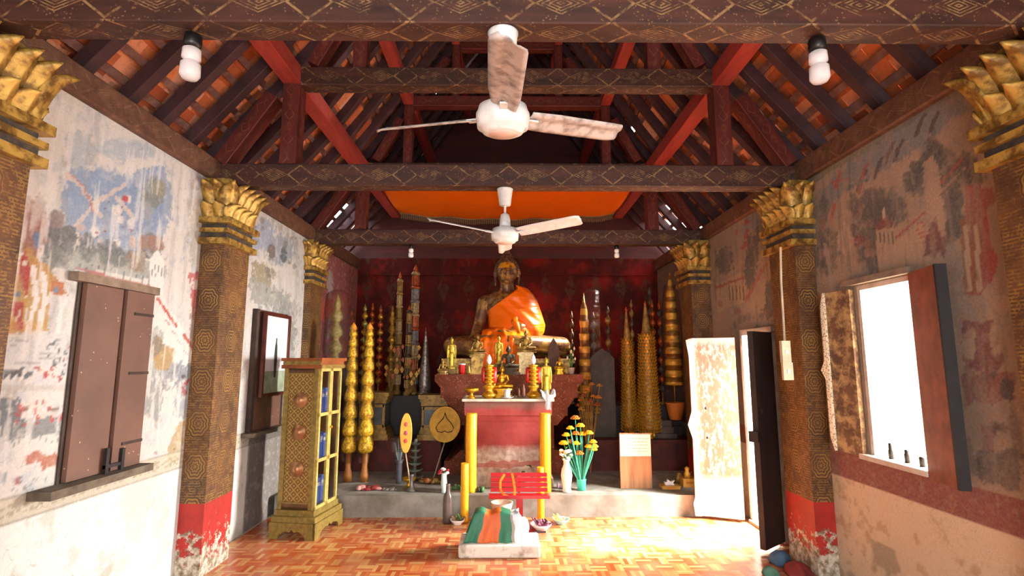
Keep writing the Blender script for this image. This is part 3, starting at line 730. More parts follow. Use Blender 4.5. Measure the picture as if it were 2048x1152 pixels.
# rafters, battens, tiles
def slope_pts(s, tier):
    return ((s*2.80, 3.12), (s*1.88, 4.185)) if tier == 0 else ((s*1.96, 4.12), (s*.0, 6.86))
for s, sn in ((-1, 'left'), (1, 'right')):
    for tier in (0, 1):
        (x0, z0), (x1, z1) = slope_pts(s, tier)
        proto = None; nrm = Vector((-(z1-z0), 0, (x1-x0))).normalized()
        if nrm.z < 0: nrm = -nrm
        L = math.hypot(x1-x0, z1-z0)
        ybays = [.02]+TY+[YB+.05]; cnt = 0
        for b_ in range(4):
            ya, yz = ybays[b_]+.16, ybays[b_+1]-.16; nr = 6
            for q in range(nr):
                yj = ya+(yz-ya)*q/(nr-1)+random.uniform(-.025, .025)
                if proto is None:
                    proto = o = timber('rafter', (x0, yj, z0), (x1, yj, z1), .085, .10, 'x', 'rafter', tuple(nrm), f'{"lower" if tier == 0 else "upper"} rafters of the {sn} roof slope', 'rafter')
                else:
                    o = proto.copy(); COL.objects.link(o)
                o.location = Vector(((x0+x1)/2, yj, (z0+z1)/2))+nrm*.05
                o['label'] = f'{"lower" if tier == 0 else "upper"} {sn} roof rafter, {ORD[q]} {("before the nearest tie beam", "beyond the nearest tie beam", "beyond the middle tie beam", "beyond the farthest tie beam")[b_]}'
        # battens
        nb = int(L/.158); bp = None
        for i in range(nb+1):
            t = (i+.3)/nb
            if t > 1: break
            p = Vector((x0+(x1-x0)*t, 0, z0+(z1-z0)*t))+nrm*.118
            if bp is None:
                bp = timber('roof_batten', (p.x, -2.1, p.z), (p.x, YB+.05, p.z), .055, .035, f'long thin batten carrying the tiles of the {"lower" if tier == 0 else "upper"} {sn} roof slope', 'batten', tuple(nrm), f'battens of the {"lower" if tier == 0 else "upper"} {sn} roof slope', 'batten', 0)
                o = bp
            else:
                o = bp.copy(); COL.objects.link(o)
            o.location = (p.x, (YB-2.05)/2, p.z)
            o['label'] = f'thin tile batten of the {sn} roof slope, {ORD[i]} up from {"the eaves" if tier == 0 else "the break of the slope"}'
# tiles (the skin of the roof)
def tile_mat():
    s = NT('terracotta_tile')
    r = s.n('ShaderNodeNewGeometry').outputs['Random Per Island']
    rp = s.n('ShaderNodeValToRGB', {0: r}); e = rp.color_ramp.elements
    e[0].color = c4('a04c28'); e[1].color = c4('dca488'); q = e.new(.35); q.color = c4('c46a3c'); q = e.new(.7); q.color = c4('d88452')
    col = s.mix(s.math('MULTIPLY', s.step(s.noise(25, 5), .5, .7), .5), rp.outputs[0], c4('8a5a44'))
    s.bump(s.noise(40), .2, .01)
    return s.fin(col, .85)
TM = tile_mat()
rt = random.Random(5)
for s, sn in ((-1, 'left'), (1, 'right')):
    m = MB()
    for tier in (0, 1):
        (x0, z0), (x1, z1) = slope_pts(s, tier)
        d = Vector((x1-x0, 0, z1-z0)); L = d.length; d.normalize(); nrm = Vector((-d.z, 0, d.x));
        if nrm.z < 0: nrm = -nrm
        nrow = int(L/.175)+2; 
        for i in range(-1, nrow):
            y = -2.1+(.085 if i % 2 else 0)
            while y < YB+.12:
                w = .168
                low = tier == 0 and i < 3
                bare = tier == 0 and y > 6.95 and i < 5 and rt.random() < (.93 if y > 7.4 else .6)
                hole = tier == 1 and 2.4 < y < 8 and rt.random() < (.03 if i >= nrow-4 else .006)
                if not bare and not hole:
                    c = Vector((x0, y+w/2, z0))+d*(i*.175+.12)+nrm*(.150+.003*(i % 2))
                    M = Matrix((d, Vector((0, 1, 0)), nrm)).transposed().to_4x4(); M.translation = c
                    M = M @ rot('Y', -3.5*1+rt.uniform(-1, 1)) @ rot('Z', rt.uniform(-1.5, 1.5))
                    m.box((0, 0, 0), (.25, w-.002, .012), 0, M)
                y += w
    struct(m.build('ceiling' if s < 0 else 'ceiling_right', TM))
# ------------------------------------------------------------------ platform, steps and masonry altar
PLZ = .215
m = MB(); m.bbox(-2.40, 2.42, 5.70, 8.6, 0, PLZ)
tag(m.build('platform', MT['cement']), 'low grey cement platform across the back of the hall', 'platform')
TZ = .60
m = MB(); m.bbox(-2.38, -.84, 6.92, 8.6, PLZ, TZ-.05); m.bbox(-2.39, -.84, 6.88, 8.6, TZ-.05, TZ)
tag(m.build('altar_step', MT['dark_red']), 'dark red plaster step left of the altar', 'step')
m = MB(); m.bbox(.90, 2.40, 6.92, 8.6, PLZ, TZ-.05); m.bbox(.90, 2.41, 6.88, 8.6, TZ-.05, TZ)
tag(m.build('altar_step', MT['dark_red']), 'dark plaster step right of the altar', 'step')
# back shelves that carry the tall offerings
m = MB(); m.bbox(-2.36, -.98, 7.42, 8.55, TZ, 1.12); tag(m.build('back_bench', mat('black_wood', '1c1412', '120c0a', .6, scale=5)), 'black bench behind the left step, under the tall offerings', 'bench')
m = MB()
for k, (y, z0, z1) in enumerate(((7.30, TZ, .72), (7.36, .72, .78), (7.42, .78, .92), (7.36, .92, .98))): m.bbox(.98, 2.38, y, 8.55, z0, z1)
tag(m.build('back_bench', mat('sooty_wood', '3a2c28', '241a18', .7, scale=5)), 'dark stepped masonry bench behind the right step', 'bench')
m = MB()
for y, z0, z1, a in ((7.02, TZ, .66, .20), (7.05, .66, .74, .17), (7.07, .74, .82, .15)): m.bbox(2.02-a, 2.02+a, y, 7.29, z0, z1)
tag(m.build('pot_stand', mat('grey_stand', '5a4a44', '40342f', .8)), 'small grey stepped stand under the orange pot', 'stand')

def stack(name, cx, y0, y1, prof, mats, label, cat, mi=None):
    # prof: (z0,z1,halfwidth0,halfwidth1, y inset)
    m = MB()
    for k, (z0, z1, a0, a1, ins) in enumerate(prof):
        vs = []
        for z, a in ((z0, a0), (z1, a1)):
            d = a-prof[0][2]
            vs += [(-a, y0-d*.25, z), (a, y0-d*.25, z), (a, y1, z), (-a, y1, z)]
        m.add([(x+cx, y, z) for x, y, z in vs], [(0, 1, 5, 4), (1, 2, 6, 5), (2, 3, 7, 6), (3, 0, 4, 7), (3, 2, 1, 0), (4, 5, 6, 7)], mi[k] if mi else 0)
    return tag(m.build(name, mats), label, cat)
brick = NT('red_stencilled_plaster')
o_ = brick.n('ShaderNodeSeparateXYZ', {0: brick.obj()})
f_ = brick.math('MULTIPLY', brick.math('LESS_THAN', brick.vor(38), .3), brick.step(brick.noise(9, 5), .42, .6))
MT['brick'] = brick.fin(brick.mix(brick.math('MULTIPLY', f_, .6), brick.mix(brick.step(brick.noise(6, 6), .35, .65), c4('64301f'), c4('7a4030')), c4('b08a58')), .85, 0, .2)
# big pedestal of the great image
stack('great_pedestal', 0.03, 6.70, 8.5, [(PLZ, .38, .80, .80, 0), (.38, .50, .74, .60, 0), (.50, .80, .56, .56, 0), (.80, .92, .60, .70, 0), (.92, 1.02, .73, .73, 0), (1.02, 1.14, .74, .82, 0), (1.14, 1.26, .86, .86, 0), (1.26, 1.34, .86, .92, 0), (1.34, 1.43, .93, .93, 0)], MT['brick'], 'wide stepped red masonry pedestal flaring out to the top behind the altar table', 'pedestal')
stack('image_throne', 0.02, 7.0, 8.4, [(1.43, 1.50, .86, .84, 0), (1.50, 1.57, .80, .84, 0), (1.57, 1.63, .88, .88, 0)], MT['gold'], 'low gilded throne directly under the great seated image', 'pedestal')
# ledge of statues
# altar block in front
AX0, AX1 = atY(925, 805, 6.0).x, atY(1108, 805, 6.0).x
ac = (AX0+AX1)/2; ah = (AX1-AX0)/2
AT = atY(1015, 798, 6.0).z
red_al = NT('worn_red_altar'); oz = red_al.n('ShaderNodeSeparateXYZ', {0: red_al.obj()}).outputs[2]
rc = red_al.mix(red_al.step(red_al.noise(5, 6), .35, .65), c4('7e1e18'), c4('8e3029'))
wz = red_al.math('ADD', oz, red_al.math('MULTIPLY', red_al.noise(8, 5), .12))
rc = red_al.mix(red_al.step(wz, .73, .66), rc, red_al.mix(red_al.step(red_al.noise(12, 6), .4, .6), c4('b0a090'), c4('8f7468')))
bandm = red_al.math('LESS_THAN', red_al.math('ABSOLUTE', red_al.math('SUBTRACT', wz, .52)), .03)
rc = red_al.mix(red_al.math('MULTIPLY', bandm, .7), rc, c4('963c34'))
rc = red_al.mix(red_al.step(wz, 1.10, 1.16), rc, c4('6e4438'))
red_al.bump(red_al.noise(20, 5), .3, .01); MT['altar'] = red_al.fin(rc, .7)
stack('altar', ac, 6.05, 6.58, [(PLZ, .30, ah*.98, ah*.98, 0), (.30, .40, ah*.95, ah*.80, 0), (.40, .46, ah*.82, ah*.82, 0), (.46, .56, ah*.78, ah*.74, 0), (.56, .62, ah*.80, ah*.80, 0), (.62, .69, ah*.77, ah*.72, 0), (.69, .92, ah*.70, ah*.70, 0), (.92, .99, ah*.74, ah*.82, 0), (.99, AT-.03, ah*.96, ah*.97, 0)], MT['altar'], 'worn red masonry altar with moulded foot in the middle of the platform', 'altar')
m = MB(); m.bbox(ac-ah*1.01, ac+ah*1.01, 6.0, 6.60, AT-.028, AT); tag(m.build('altar_slab', mat('pale_slab', 'c9c2ae', 'a39a86', .5, 0, 8)), 'pale stone slab on top of the red altar', 'altar slab')

# gold framed plinths left
def framed_plinth(px0, px1, pyt, Y, zb, label):
    a = atY(px0, pyt, Y); b = atY(px1, pyt, Y); w = b.x-a.x; h = a.z-zb
    t = thing('gilded_plinth', label, 'plinth', ((a.x+b.x)/2, Y+.17, zb), 'gold edged plinths on the left step')
    m = MB()
    for z0, z1, k in ((0, .07, 1.12), (.07, .12, 1.0), (.12, .16, .92)): m.box((0, 0, (z0+z1)/2), (w*k, .34*k, z1-z0))
    m.build('foot_moulding', MT['gold_d'], t); m = MB()
    for z0, z1, k in ((h-.14, h-.09, .92), (h-.09, h-.05, 1.0), (h-.05, h, 1.1)): m.box((0, 0, (z0+z1)/2), (w*k, .34*k, z1-z0))
    m.build('top_moulding', MT['gold_d'], t)
    m = MB(); m.box((0, 0, h/2), (w*.80, .29, h-.30)); m.build('panel', mat('grey_glass_panel', '4e5450', '34383a', .4), t)
    m = MB()
    for sx in (-1, 1): m.box((sx*w*.39, -.15, h/2), (w*.08, .03, h-.30))
    for sz in (-1, 1): m.box((0, -.15, h/2+sz*(h/2-.17)), (w*.80, .03, .035))
    m.build('gold_frame', MT['gold_d'], t)
    return t
MT['gold_d'] = mat('dull_gold', '9a7838', '6e5020', .5, .35, 20, .3)
framed_plinth(715, 775, 785, 6.90, TZ, 'gold edged plinth behind the pair of tall yellow columns')
framed_plinth(840, 898, 790, 6.88, TZ, 'gold edged plinth with grey panel behind the round yellow fan')

# ------------------------------------------------------------------ figures
def seg_body(m, H):
    """seated figure, legs crossed, right hand over the knee, H = full height incl. finial, faces -y"""
    k = H
    m.ball((0, .02*k, .30*k), (.125*k, .085*k, .17*k), 14)            # belly
    m.ball((0, .015*k, .43*k), (.165*k, .09*k, .12*k), 14)            # chest
    m.limb([((-.17*k, .02*k, .49*k), .052*k), ((.17*k, .02*k, .49*k), .052*k)], 12)   # shoulders
    m.limb([((0, .01*k, .5*k), .06*k), ((0, 0, .60*k), .05*k)], 12)
    # legs
    m.limb([((-.12*k, .02*k, .10*k), .085*k), ((-.37*k, -.13*k, .085*k), .07*k), ((-.10*k, -.24*k, .07*k), .05*k), ((.08*k, -.22*k, .08*k), .04*k)], 12)
    m.limb([((.12*k, .02*k, .10*k), .085*k), ((.37*k, -.13*k, .085*k), .07*k), ((.10*k, -.26*k, .10*k), .05*k), ((-.10*k, -.24*k, .12*k), .038*k)], 12)
    m.ball((0, 0, .07*k), (.22*k, .16*k, .07*k), 14)
    # right arm (viewer left) reaching down over the knee, left arm bent into the lap
    m.limb([((-.205*k, .01*k, .47*k), .052*k), ((-.25*k, -.02*k, .32*k), .043*k), ((-.28*k, -.17*k, .18*k), .032*k)], 12)
    m.ball((-.285*k, -.20*k, .155*k), (.034*k, .03*k, .045*k), 10)
    m.limb([((.205*k, .01*k, .47*k), .052*k), ((.25*k, .01*k, .29*k), .043*k), ((.12*k, -.17*k, .18*k), .032*k)], 12)
    m.ball((.03*k, -.19*k, .165*k), (.07*k, .04*k, .022*k), 10)
def head(m, z, r, finial=True, cap=True):
    m.ball((0, 0, z), (r*.86, r*.95, r*1.18), 16)
    m.ball((0, -.1*r, z-.55*r), (r*.62, r*.72, r*.6), 12)
    m.limb([((0, -r*.9, z+.2*r), r*.10), ((0, -r*1.06, z-.15*r), r*.14)], 8)         # nose
    m.ball((0, -r*.86, z-.47*r), (r*.26, r*.12, r*.075), 8)                          # lips
    for s in (-1, 1):
        m.ball((s*r*.36, -r*.82, z+.12*r), (r*.2, r*.1, r*.1), 8)                    # eyelid
        m.limb([((s*r*.12, -r*.93, z+.27*r), r*.05), ((s*r*.38, -r*.90, z+.36*r), r*.05), ((s*r*.62, -r*.68, z+.26*r), r*.05)], 6)
        m.limb([((s*r*.93, 0, z+.2*r), r*.13), ((s*r*1.0, 0, z-.35*r), r*.11), ((s*r*.98, .02, z-1.05*r), r*.09)], 8)  # long ear
    if cap: m.ball((0, .1*r, z+.35*r), (r*.98, r*1.0, r*.98), 16)
    m.ball((0, .1*r, z+1.2*r), (r*.52, r*.52, r*.45), 12)
    if finial: m.limb([((0, .1*r, z+1.5*r), r*.28), ((0, .1*r, z+1.9*r), r*.2), ((0, .1*r, z+2.9*r), r*.05)], 8)
def seated_statue(px, pyt, pyb, Y, mt, label, base=.22, group=None, dark=False, loc=None, H=None):
    if loc is None:
        b = atY(px, pyb, Y); H = atY(px, pyt, Y).z-b.z; loc = b
    t = thing('seated_statue', label, 'statue', loc, group)
    m = MB(); hb = H*base; k = H-hb
    for z0, z1, w in ((0, .3, .46), (.3, .45, .38), (.45, .7, .32), (.7, .85, .38), (.85, 1.0, .44)):
        m.lathe([(w*k*1.0, z0*hb), (w*k*1.0, z1*hb)], n=12, sy=.72, smooth=False)
    m.build('base', mt, t)
    m = MB(); seg_body(m, k); head(m, .70*k, .095*k)
    o = m.build('figure', mt, t, (0, .06*k, hb)); remesh(o, max(.0045, k/70), 2)
    return t
def standing_statue(px, pyt, pyb, Y, mt, label, base=.12, wide=1.0, group=None):
    b = atY(px, pyb, Y); H = atY(px, pyt, Y).z-b.z
    t = thing('standing_statue', label, 'statue', b, group)
    m = MB(); hb = H*base; k = H-hb
    for z0, z1, w in ((0, .35, .15), (.35, .6, .12), (.6, 1.0, .135)): m.lathe([(w*k, z0*hb), (w*k, z1*hb)], n=12, smooth=False)
    m.build('base', mt, t)
    m = MB(); W_ = wide
    m.ball((0, 0, .40*k), (.075*k*W_, .05*k, .12*k), 12); m.ball((0, 0, .56*k), (.082*k*W_, .05*k, .13*k), 12); m.ball((0, 0, .655*k), (.105*k*W_, .048*k, .06*k), 12)
    m.limb([((0, 0, .40*k), .07*k*W_), ((0, 0, .2*k), .068*k*W_), ((0, 0, .05*k), .075*k*W_)], 12)
    for s in (-1, 1):
        m.limb([((s*.105*k, 0, .66*k), .03*k), ((s*.13*k, 0, .5*k), .025*k), ((s*.125*k, -.02*k, .34*k), .02*k), ((s*.125*k, -.02*k, .29*k), .024*k)], 8)
        m.limb([((s*.04*k, 0, .06*k), .03*k), ((s*.045*k, -.06*k, .015*k), .022*k)], 8)
        m.limb([((s*.09*k, .01*k, .5*k), .02*k), ((s*.115*k, .01*k, .12*k), .018*k)], 6)      # robe edge
    m.limb([((0, 0, .68*k), .035*k), ((0, 0, .76*k), .03*k)], 8)
    head(m, .815*k, .055*k)
    o = m.build('figure', mt, t, (0, 0, hb)); remesh(o, max(.004, k/90), 2)
    return t

# ---- the great image
bz = NT('bronze_with_gold_leaf')
pz = brz = bz.n('ShaderNodeSeparateXYZ', {0: bz.obj()})
nf = bz.noise(9, 6, .7)
g1 = bz.step(nf, .46, .58)
bc = bz.mix(bz.math('MULTIPLY', g1, .65), bz.mix(bz.step(bz.noise(4), .4, .6), c4('7a543a'), c4('5c3a28')), c4('c0923e'))
leaf = bz.math('MULTIPLY', bz.math('GREATER_THAN', brz.outputs[2], 1.265), bz.math('LESS_THAN', brz.outputs[2], 1.43))
leaf = bz.math('MULTIPLY', leaf, bz.math('LESS_THAN', bz.math('ABSOLUTE', brz.outputs[0]), .13))
leaf = bz.math('MULTIPLY', leaf, bz.step(bz.noise(12), .38, .46))
bc = bz.mix(leaf, bc, c4('e0a428')); bz.bump(bz.noise(30), .1, .01)
MT['bronze'] = bz.fin(bc, .36, .3)
satin = NT('orange_satin'); sn_ = satin.n('ShaderNodeTexNoise', {'Vector': satin.n('ShaderNodeMapping', {'Vector': satin.obj(), 'Rotation': (0, .75, 0), 'Scale': (1.3, 2, 7)}).outputs[0], 'Scale': 1.6, 'Detail': 3, 'Distortion': .6}).outputs[0]
satin.bump(sn_, .6, .03); MT['satin'] = satin.fin(c4('fa7408'), .36, 0, .35)
BL = Vector((atY(1014, 600, 7.60).x, 7.60, 1.665))
t = thing('great_seated_image', 'great seated bronze image in an orange robe towering over the altar', 'statue', BL)
def zpx(py): return atY(1014, py, 7.60).z-BL.z
SPX = atY(1064, 600, 7.60).x-atY(1014, 600, 7.60).x; SPX /= 50.0     # metres per px
m = MB()
k = 1.0
zs = zpx(596); zh = zpx(545)
m.ball((0, .05, .36), (.25, .20, .36), 20); m.ball((0, .03, .72), (.33, .20, .27), 20)
m.limb([((-.30, .04, zs-.05), .105), ((.30, .04, zs-.05), .105)], 18)
m.limb([((-.15, .04, zs+.0), .10), ((.15, .04, zs+.0), .10)], 16)
m.limb([((0, .03, zs-.02), .13), ((0, .0, zs+.14), .105), ((0, 0, zh-.05), .10)], 16)
m.ball((0, .05, .1), (.50, .35, .13), 20)
# legs
m.limb([((-.25, .05, .16), .17), ((-.76, -.22, .14), .13), ((-.25, -.50, .10), .09), ((.15, -.46, .12), .07)], 18)
m.limb([((.25, .05, .16), .17), ((.76, -.22, .14), .13), ((.25, -.54, .17), .10), ((-.12, -.50, .21), .075), ((-.34, -.47, .22), .06)], 18)
for i in range(5): m.limb([((-.36-.0, -.50+.025*i, .21+.018*i), .016), ((-.44, -.50+.025*i, .21+.02*i), .014)], 8)
# right arm down over the knee
ax = lambda px: (px-1014)*SPX
m.limb([((ax(968), .03, zs-.07), .105), ((ax(958), -.02, zpx(650)), .080), ((ax(951), -.22, zpx(678)), .062), ((ax(947), -.33, zpx(684)), .052)], 16)
# right hand: palm and five fingers over the shin
hx, hy, hz = ax(946), -.36, zpx(692)
m.ball((hx, hy, hz), (.062, .035, .075), 12)
for i, (dx, L_) in enumerate(((-.048, .09), (-.017, .115), (.016, .11), (.046, .085))):
    m.limb([((hx+dx*.8, hy-.02, hz-.04), .019), ((hx+dx, hy-.045, hz-.04-L_*.6), .016), ((hx+dx, hy-.04, hz-.04-L_), .013)], 8)
m.limb([((hx+.05, hy, hz+.02), .02), ((hx+.085, hy-.02, hz-.035), .017), ((hx+.085, hy-.03, hz-.075), .014)], 8)
# left arm and hand in the lap
m.limb([((ax(1062), .03, zs-.07), .105), ((ax(1078), .0, zpx(655)), .085), ((.18, -.30, .40), .062), ((.10, -.34, .36), .055)], 16)
m.ball((.02, -.36, .33), (.11, .06, .03), 12)
for i in range(4): m.limb([((-.04, -.33-.03*i, .34), .017), ((-.15+.01*i, -.33-.03*i, .345), .013)], 8)
m.limb([((.03, -.32, .35), .018), ((-.04, -.30, .385), .015)], 8)
# head
r = .165
hm = MB.__new__(MB); 
m.ball((0, 0, zh), (r*.90, r*1.0, r*1.22), 24)
m.ball((0, -.12*r, zh-.6*r), (r*.66, r*.74, r*.62), 18)
m.ball((0, -r*.72, zh-.92*r), (r*.26, r*.22, r*.16), 12)
m.limb([((0, -r*.93, zh+.22*r), r*.09), ((0, -r*1.1, zh-.12*r), r*.12)], 12); m.ball((0, -r*1.06, zh-.2*r), (r*.2, r*.12, r*.1), 12)
m.ball((0, -r*.90, zh-.47*r), (r*.30, r*.11, r*.06), 12); m.ball((0, -r*.87, zh-.58*r), (r*.22, r*.11, r*.07), 12)
for s in (-1, 1):
    m.ball((s*r*.38, -r*.80, zh+.06*r), (r*.23, r*.13, r*.12), 12)
    m.limb([((s*r*.10, -r*.95, zh+.24*r), r*.045), ((s*r*.40, -r*.90, zh+.36*r), r*.05), ((s*r*.70, -r*.64, zh+.22*r), r*.04)], 8)
    m.ball((s*r*.5, -r*.55, zh-.35*r), (r*.3, r*.3, r*.3), 12)
    m.limb([((s*r*1.02, .02, zh+.35*r), r*.10), ((s*r*1.10, .03, zh-.05*r), r*.13), ((s*r*1.05, .02, zh-.55*r), r*.10), ((s*r*1.02, .0, zh-1.15*r), r*.075)], 10)
body = m.build('body', MT['bronze'], t); remesh(body, .0125, 2)
# hair cap of small curls with the knob on top
m = MB(); rr = random.Random(3)
hc = Vector((0, .03, zh+.30*r))
for j in range(9):
    ph = j/8*PI/2; n = max(1, int(26*math.cos(ph)))
    for i in range(n):
        a = 2*PI*(i+.5*(j % 2))/n
        p = hc+Vector((math.cos(a)*math.cos(ph)*r*.98, math.sin(a)*math.cos(ph)*r*1.02, math.sin(ph)*r*1.02))
        if p.y < -.02 and p.z < zh+.72*r: continue
        m.ball(p, r*.13, 8)
m.ball(hc, (r*.96, r*.98, r*1.0), 18); 
for j in range(4):
    ph = j/4*PI/2; n = max(1, int(12*math.cos(ph)))
    for i in range(n):
        a = 2*PI*i/n; m.ball((math.cos(a)*math.cos(ph)*r*.5, .03+math.sin(a)*math.cos(ph)*r*.5, zh+1.28*r+math.sin(ph)*r*.45), r*.11, 8)
m.ball((0, .03, zh+1.28*r), (r*.5, r*.5, r*.45), 12)
m.lathe([(r*.26, zh+1.6*r), (r*.3, zh+1.75*r), (r*.2, zh+2.1*r), (r*.03, zh+2.75*r)], (0, .03, 0), 12)
hair = m.build('curled_hair', mat('dark_bronze_hair', '4e3424', '7a5a38', .5, .4, 30), t); hair['label'] = 'dark curled hair with a flame knob'
# robe: shell over chest, left shoulder and left upper arm
m = MB()
def sst_(x, a, b):
    q = min(1, max(0, (x-a)/(b-a))); return q*q*(3-2*q)
RT = [(zpx(572), .20), (zpx(578), .31), (zpx(590), .39), (zpx(605), .45), (zpx(625), .50), (zpx(650), .555), (zpx(664), .54), (zpx(678), .48)]
def xr_(z):
    for (za, xa), (zb_, xb) in zip(RT[:-1], RT[1:]):
        if z >= zb_: return xa+(xb-xa)*min(1, max(0, (za-z)/(za-zb_)))
    return RT[-1][1]
def robe(u, v):
    a = u*2*PI; ca, sa = math.cos(a), -math.sin(a)
    q = (ca+1)/2
    ztop = zpx(624)+(zpx(572)-zpx(624))*min(1, q*1.18)**.9
    zbot = zpx(676)+.02*(1-q)+.012*math.sin(5*a)
    z = zbot+(ztop-zbot)*v
    xl_, xr = -.285+.03*(1-v), xr_(z)
    if v > .9: xr -= .0
    d = z-zbot
    ry = .37-.10*sst_(z, zpx(670), zpx(600))-.08*sst_(z, zpx(600), zpx(572))
    fold = .010*math.sin(5+17*(z*1.3+.62*ca))+.007*math.sin(31*z+13*ca)
    x = (xl_+xr)/2+(xr-xl_)/2*ca
    y = .03+(1 if sa > 0 else -1)*abs(sa)**.85*(ry+fold)*(.8 if sa > 0 else 1)
    return (x, y, z)
m.grid(robe, 97, 60, closeu=False)
rb = m.build('robe', MT['satin'], t); solid(rb, .012, 1)
# lower cloth falling from the lap
m = MB()
def apron(u, v):
    w = .30+.05*v; x = -.04+(u-.5)*2*w; s = v
    if s < .35: y = -.25-.34*s/.35; z = .42-.16*s/.35
    else: y = -.60-.06*(s-.35)/.65; z = .26-.46*(s-.35)/.65
    z += -.05*abs(u-.5)*2*(1 if s < .4 else .3); y += .014*math.sin(u*34+2*s)
    return (x, y, z)
m.grid(apron, 60, 30)
ap = m.build('lap_cloth', MT['satin'], t); solid(ap, .01, 1); ap['label'] = 'orange cloth hanging down from the lap'
m = MB(); m.tube([(.12, -.38, .52), (.10, -.50, .46), (.13, -.58, .40), (.16, -.60, .30)], [.03, .05, .045, .02], 10); m.build('knot', MT['satin'], t)

# ---- statues on the ledge of the great pedestal (z 1.43) and on the altar
gold, goldb = MT['gold'], MT['gold_b']
yel = mat('pale_gold_lacquer', 'e6cc4e', 'b89a34', .35, .45, 20, .15)
dkb = mat('dark_bronze', '5a4c34', '3c3222', .5, .4, 20, .2)

LEDGE = 1.43
# ledge block in front of the throne, level with the pedestal top
def on_ledge(px, Y=6.6): return atY(px, 700, Y)
def px_base(py_top, px, Y, z): # build bottom at z exactly
    return Vector((atY(px, py_top, Y).x, Y, z)), atY(px, py_top, Y).z-z
def st_seat(px, pyt, Y, z, mt, label, base=.22):
    loc, H = px_base(pyt, px, Y, z); return seated_statue(0, 0, 0, Y, mt, label, base, loc=loc, H=H)
def st_stand(px, pyt, Y, z, mt, label, base=.12, wide=1.0):
    global atY
    loc, H = px_base(pyt, px, Y, z)
    _a = atY
    class _F: pass
    def fake(a, b, c): return Vector((loc.x, Y, z+H)) if b == pyt else Vector((loc.x, Y, z))
    atY = fake
    try: return standing_statue(px, pyt, -999, Y, mt, label, base, wide)
    finally: atY = _a
def block(px0, px1, pyt, Y0, d, zb, mt, name, label, cat):
    a = atY(px0, pyt, Y0); b = atY(px1, pyt, Y0)
    m = MB(); w = b.x-a.x; h = a.z-zb
    m.box((0, d/2, h*.06), (w*1.1, d, h*.12)); m.box((0, d/2, h*.5), (w*.86, d*.9, h*.76)); m.box((0, d/2, h*.94), (w*1.1, d, h*.12))
    return tag(m.build(name, mt, None, ((a.x+b.x)/2, Y0, zb)), label, cat)
# left side of the ledge
st_seat(886, 716, 6.80, LEDGE, gold, 'small seated gold statue in front of the leftmost standing one on the pedestal')
block(897, 913, 738, 6.92, .18, LEDGE, MT['gold_d'], 'gold_block', 'dull gold block under the pale standing statue at the left', 'block')
st_stand(904, 669, 6.99, atY(904, 738, 6.92).z+.001, yel, 'pale gold standing statue at the left end of the ledge', .05)
m = MB(); m.lathe([(.032, 0), (.040, .03), (.042, .11), (.044, .12)], n=16); m.lathe([(.045, .12), (.045, .135)], n=16, mi=1)
p = atY(917, 748, 6.33); tag(m.build('candle_glass', [mat('red_glass', 'c01818', None, .2, bump=0), MT['white']], None, (p.x, 6.80, LEDGE)), 'red glass candle cup with white rim on the left of the ledge', 'candle')
m = MB(); m.lathe([(.028, 0), (.022, .03), (.004, .11)], n=12); p = atY(932, 748, 6.33)
tag(m.build('incense_cone', gold, None, (p.x, 6.80, LEDGE)), 'tiny gold cone beside the red candle cup', 'ornament')
block(941, 968, 710, 6.84, .16, LEDGE, gold, 'gold_block', 'ornate gold stand left of the pale standing statue before the orange cloth', 'block')
st_seat(955, 665, 6.92, atY(955, 710, 6.84).z+.001, gold, 'small seated gold statue on the ornate gold stand', .12)
block(985, 1010, 728, 6.86, .14, LEDGE, MT['gold_d'], 'gold_block', 'dull gold block under the standing statue before the orange lap cloth', 'block')
st_stand(998, 668, 6.93, atY(998, 728, 6.86).z+.001, yel, 'pale gold standing statue in front of the orange lap cloth', .05)
st_seat(1017, 685, 6.80, LEDGE, dkb, 'dark bronze seated statue in the middle of the ledge', .2)
block(1036, 1066, 705, 6.84, .16, LEDGE, mat('silver_gold', 'c2a878', '8a7448', .4, .5, 30), 'gold_block', 'silvery gold round stand right of the dark statue', 'block')
st_seat(1052, 654, 6.92, atY(1052, 705, 6.84).z+.001, gold, 'small crowned statue on the silvery stand right of centre', .1)
# pointed stele
def leaf_stele(px0, px1, pyt, Y, zb, mt, label, th=.06):
    a = atY(px0, pyt, Y).x; b = atY(px1, pyt, Y).x; zt = atY(px0, pyt, Y).z; w = (b-a)/2; h = zt-zb
    pts = [(-w*.8, 0), (w*.8, 0), (w, h*.35), (w*.86, h*.62), (w*.5, h*.84), (w*.2, h*.95), (0, h), (-w*.2, h*.95), (-w*.5, h*.84), (-w*.86, h*.62), (-w, h*.35)]
    m = MB(); m.prism(pts, 0, th); q = [(x*.72, z*.80+h*.08) for x, z in pts]; m.prism(q, -.012, 0)
    return tag(m.build('stele', mt, None, ((a+b)/2, Y, zb)), label, 'stele')
leaf_stele(1094, 1120, 676, 7.0, LEDGE, mat('brown_stone', '6e4c3e', '4e3830', .8, 0, 12), 'brown leaf shaped stone stele right of the great image')
st_seat(1119, 710, 6.80, LEDGE, goldb, 'small bright gold seated statue at the right end of the ledge', .3)
m = MB(); m.lathe([(.025, 0), (.035, .02), (.045, .075), (.047, .085)], n=16)
p = atY(1143, 748, 6.80); tag(m.build('flower_pot', mat('pinkish_ceramic', 'c0a090', 'a08878', .5), None, (p.x, 6.80, LEDGE)), 'small pinkish pot at the right end of the ledge', 'pot')
fx = p.x
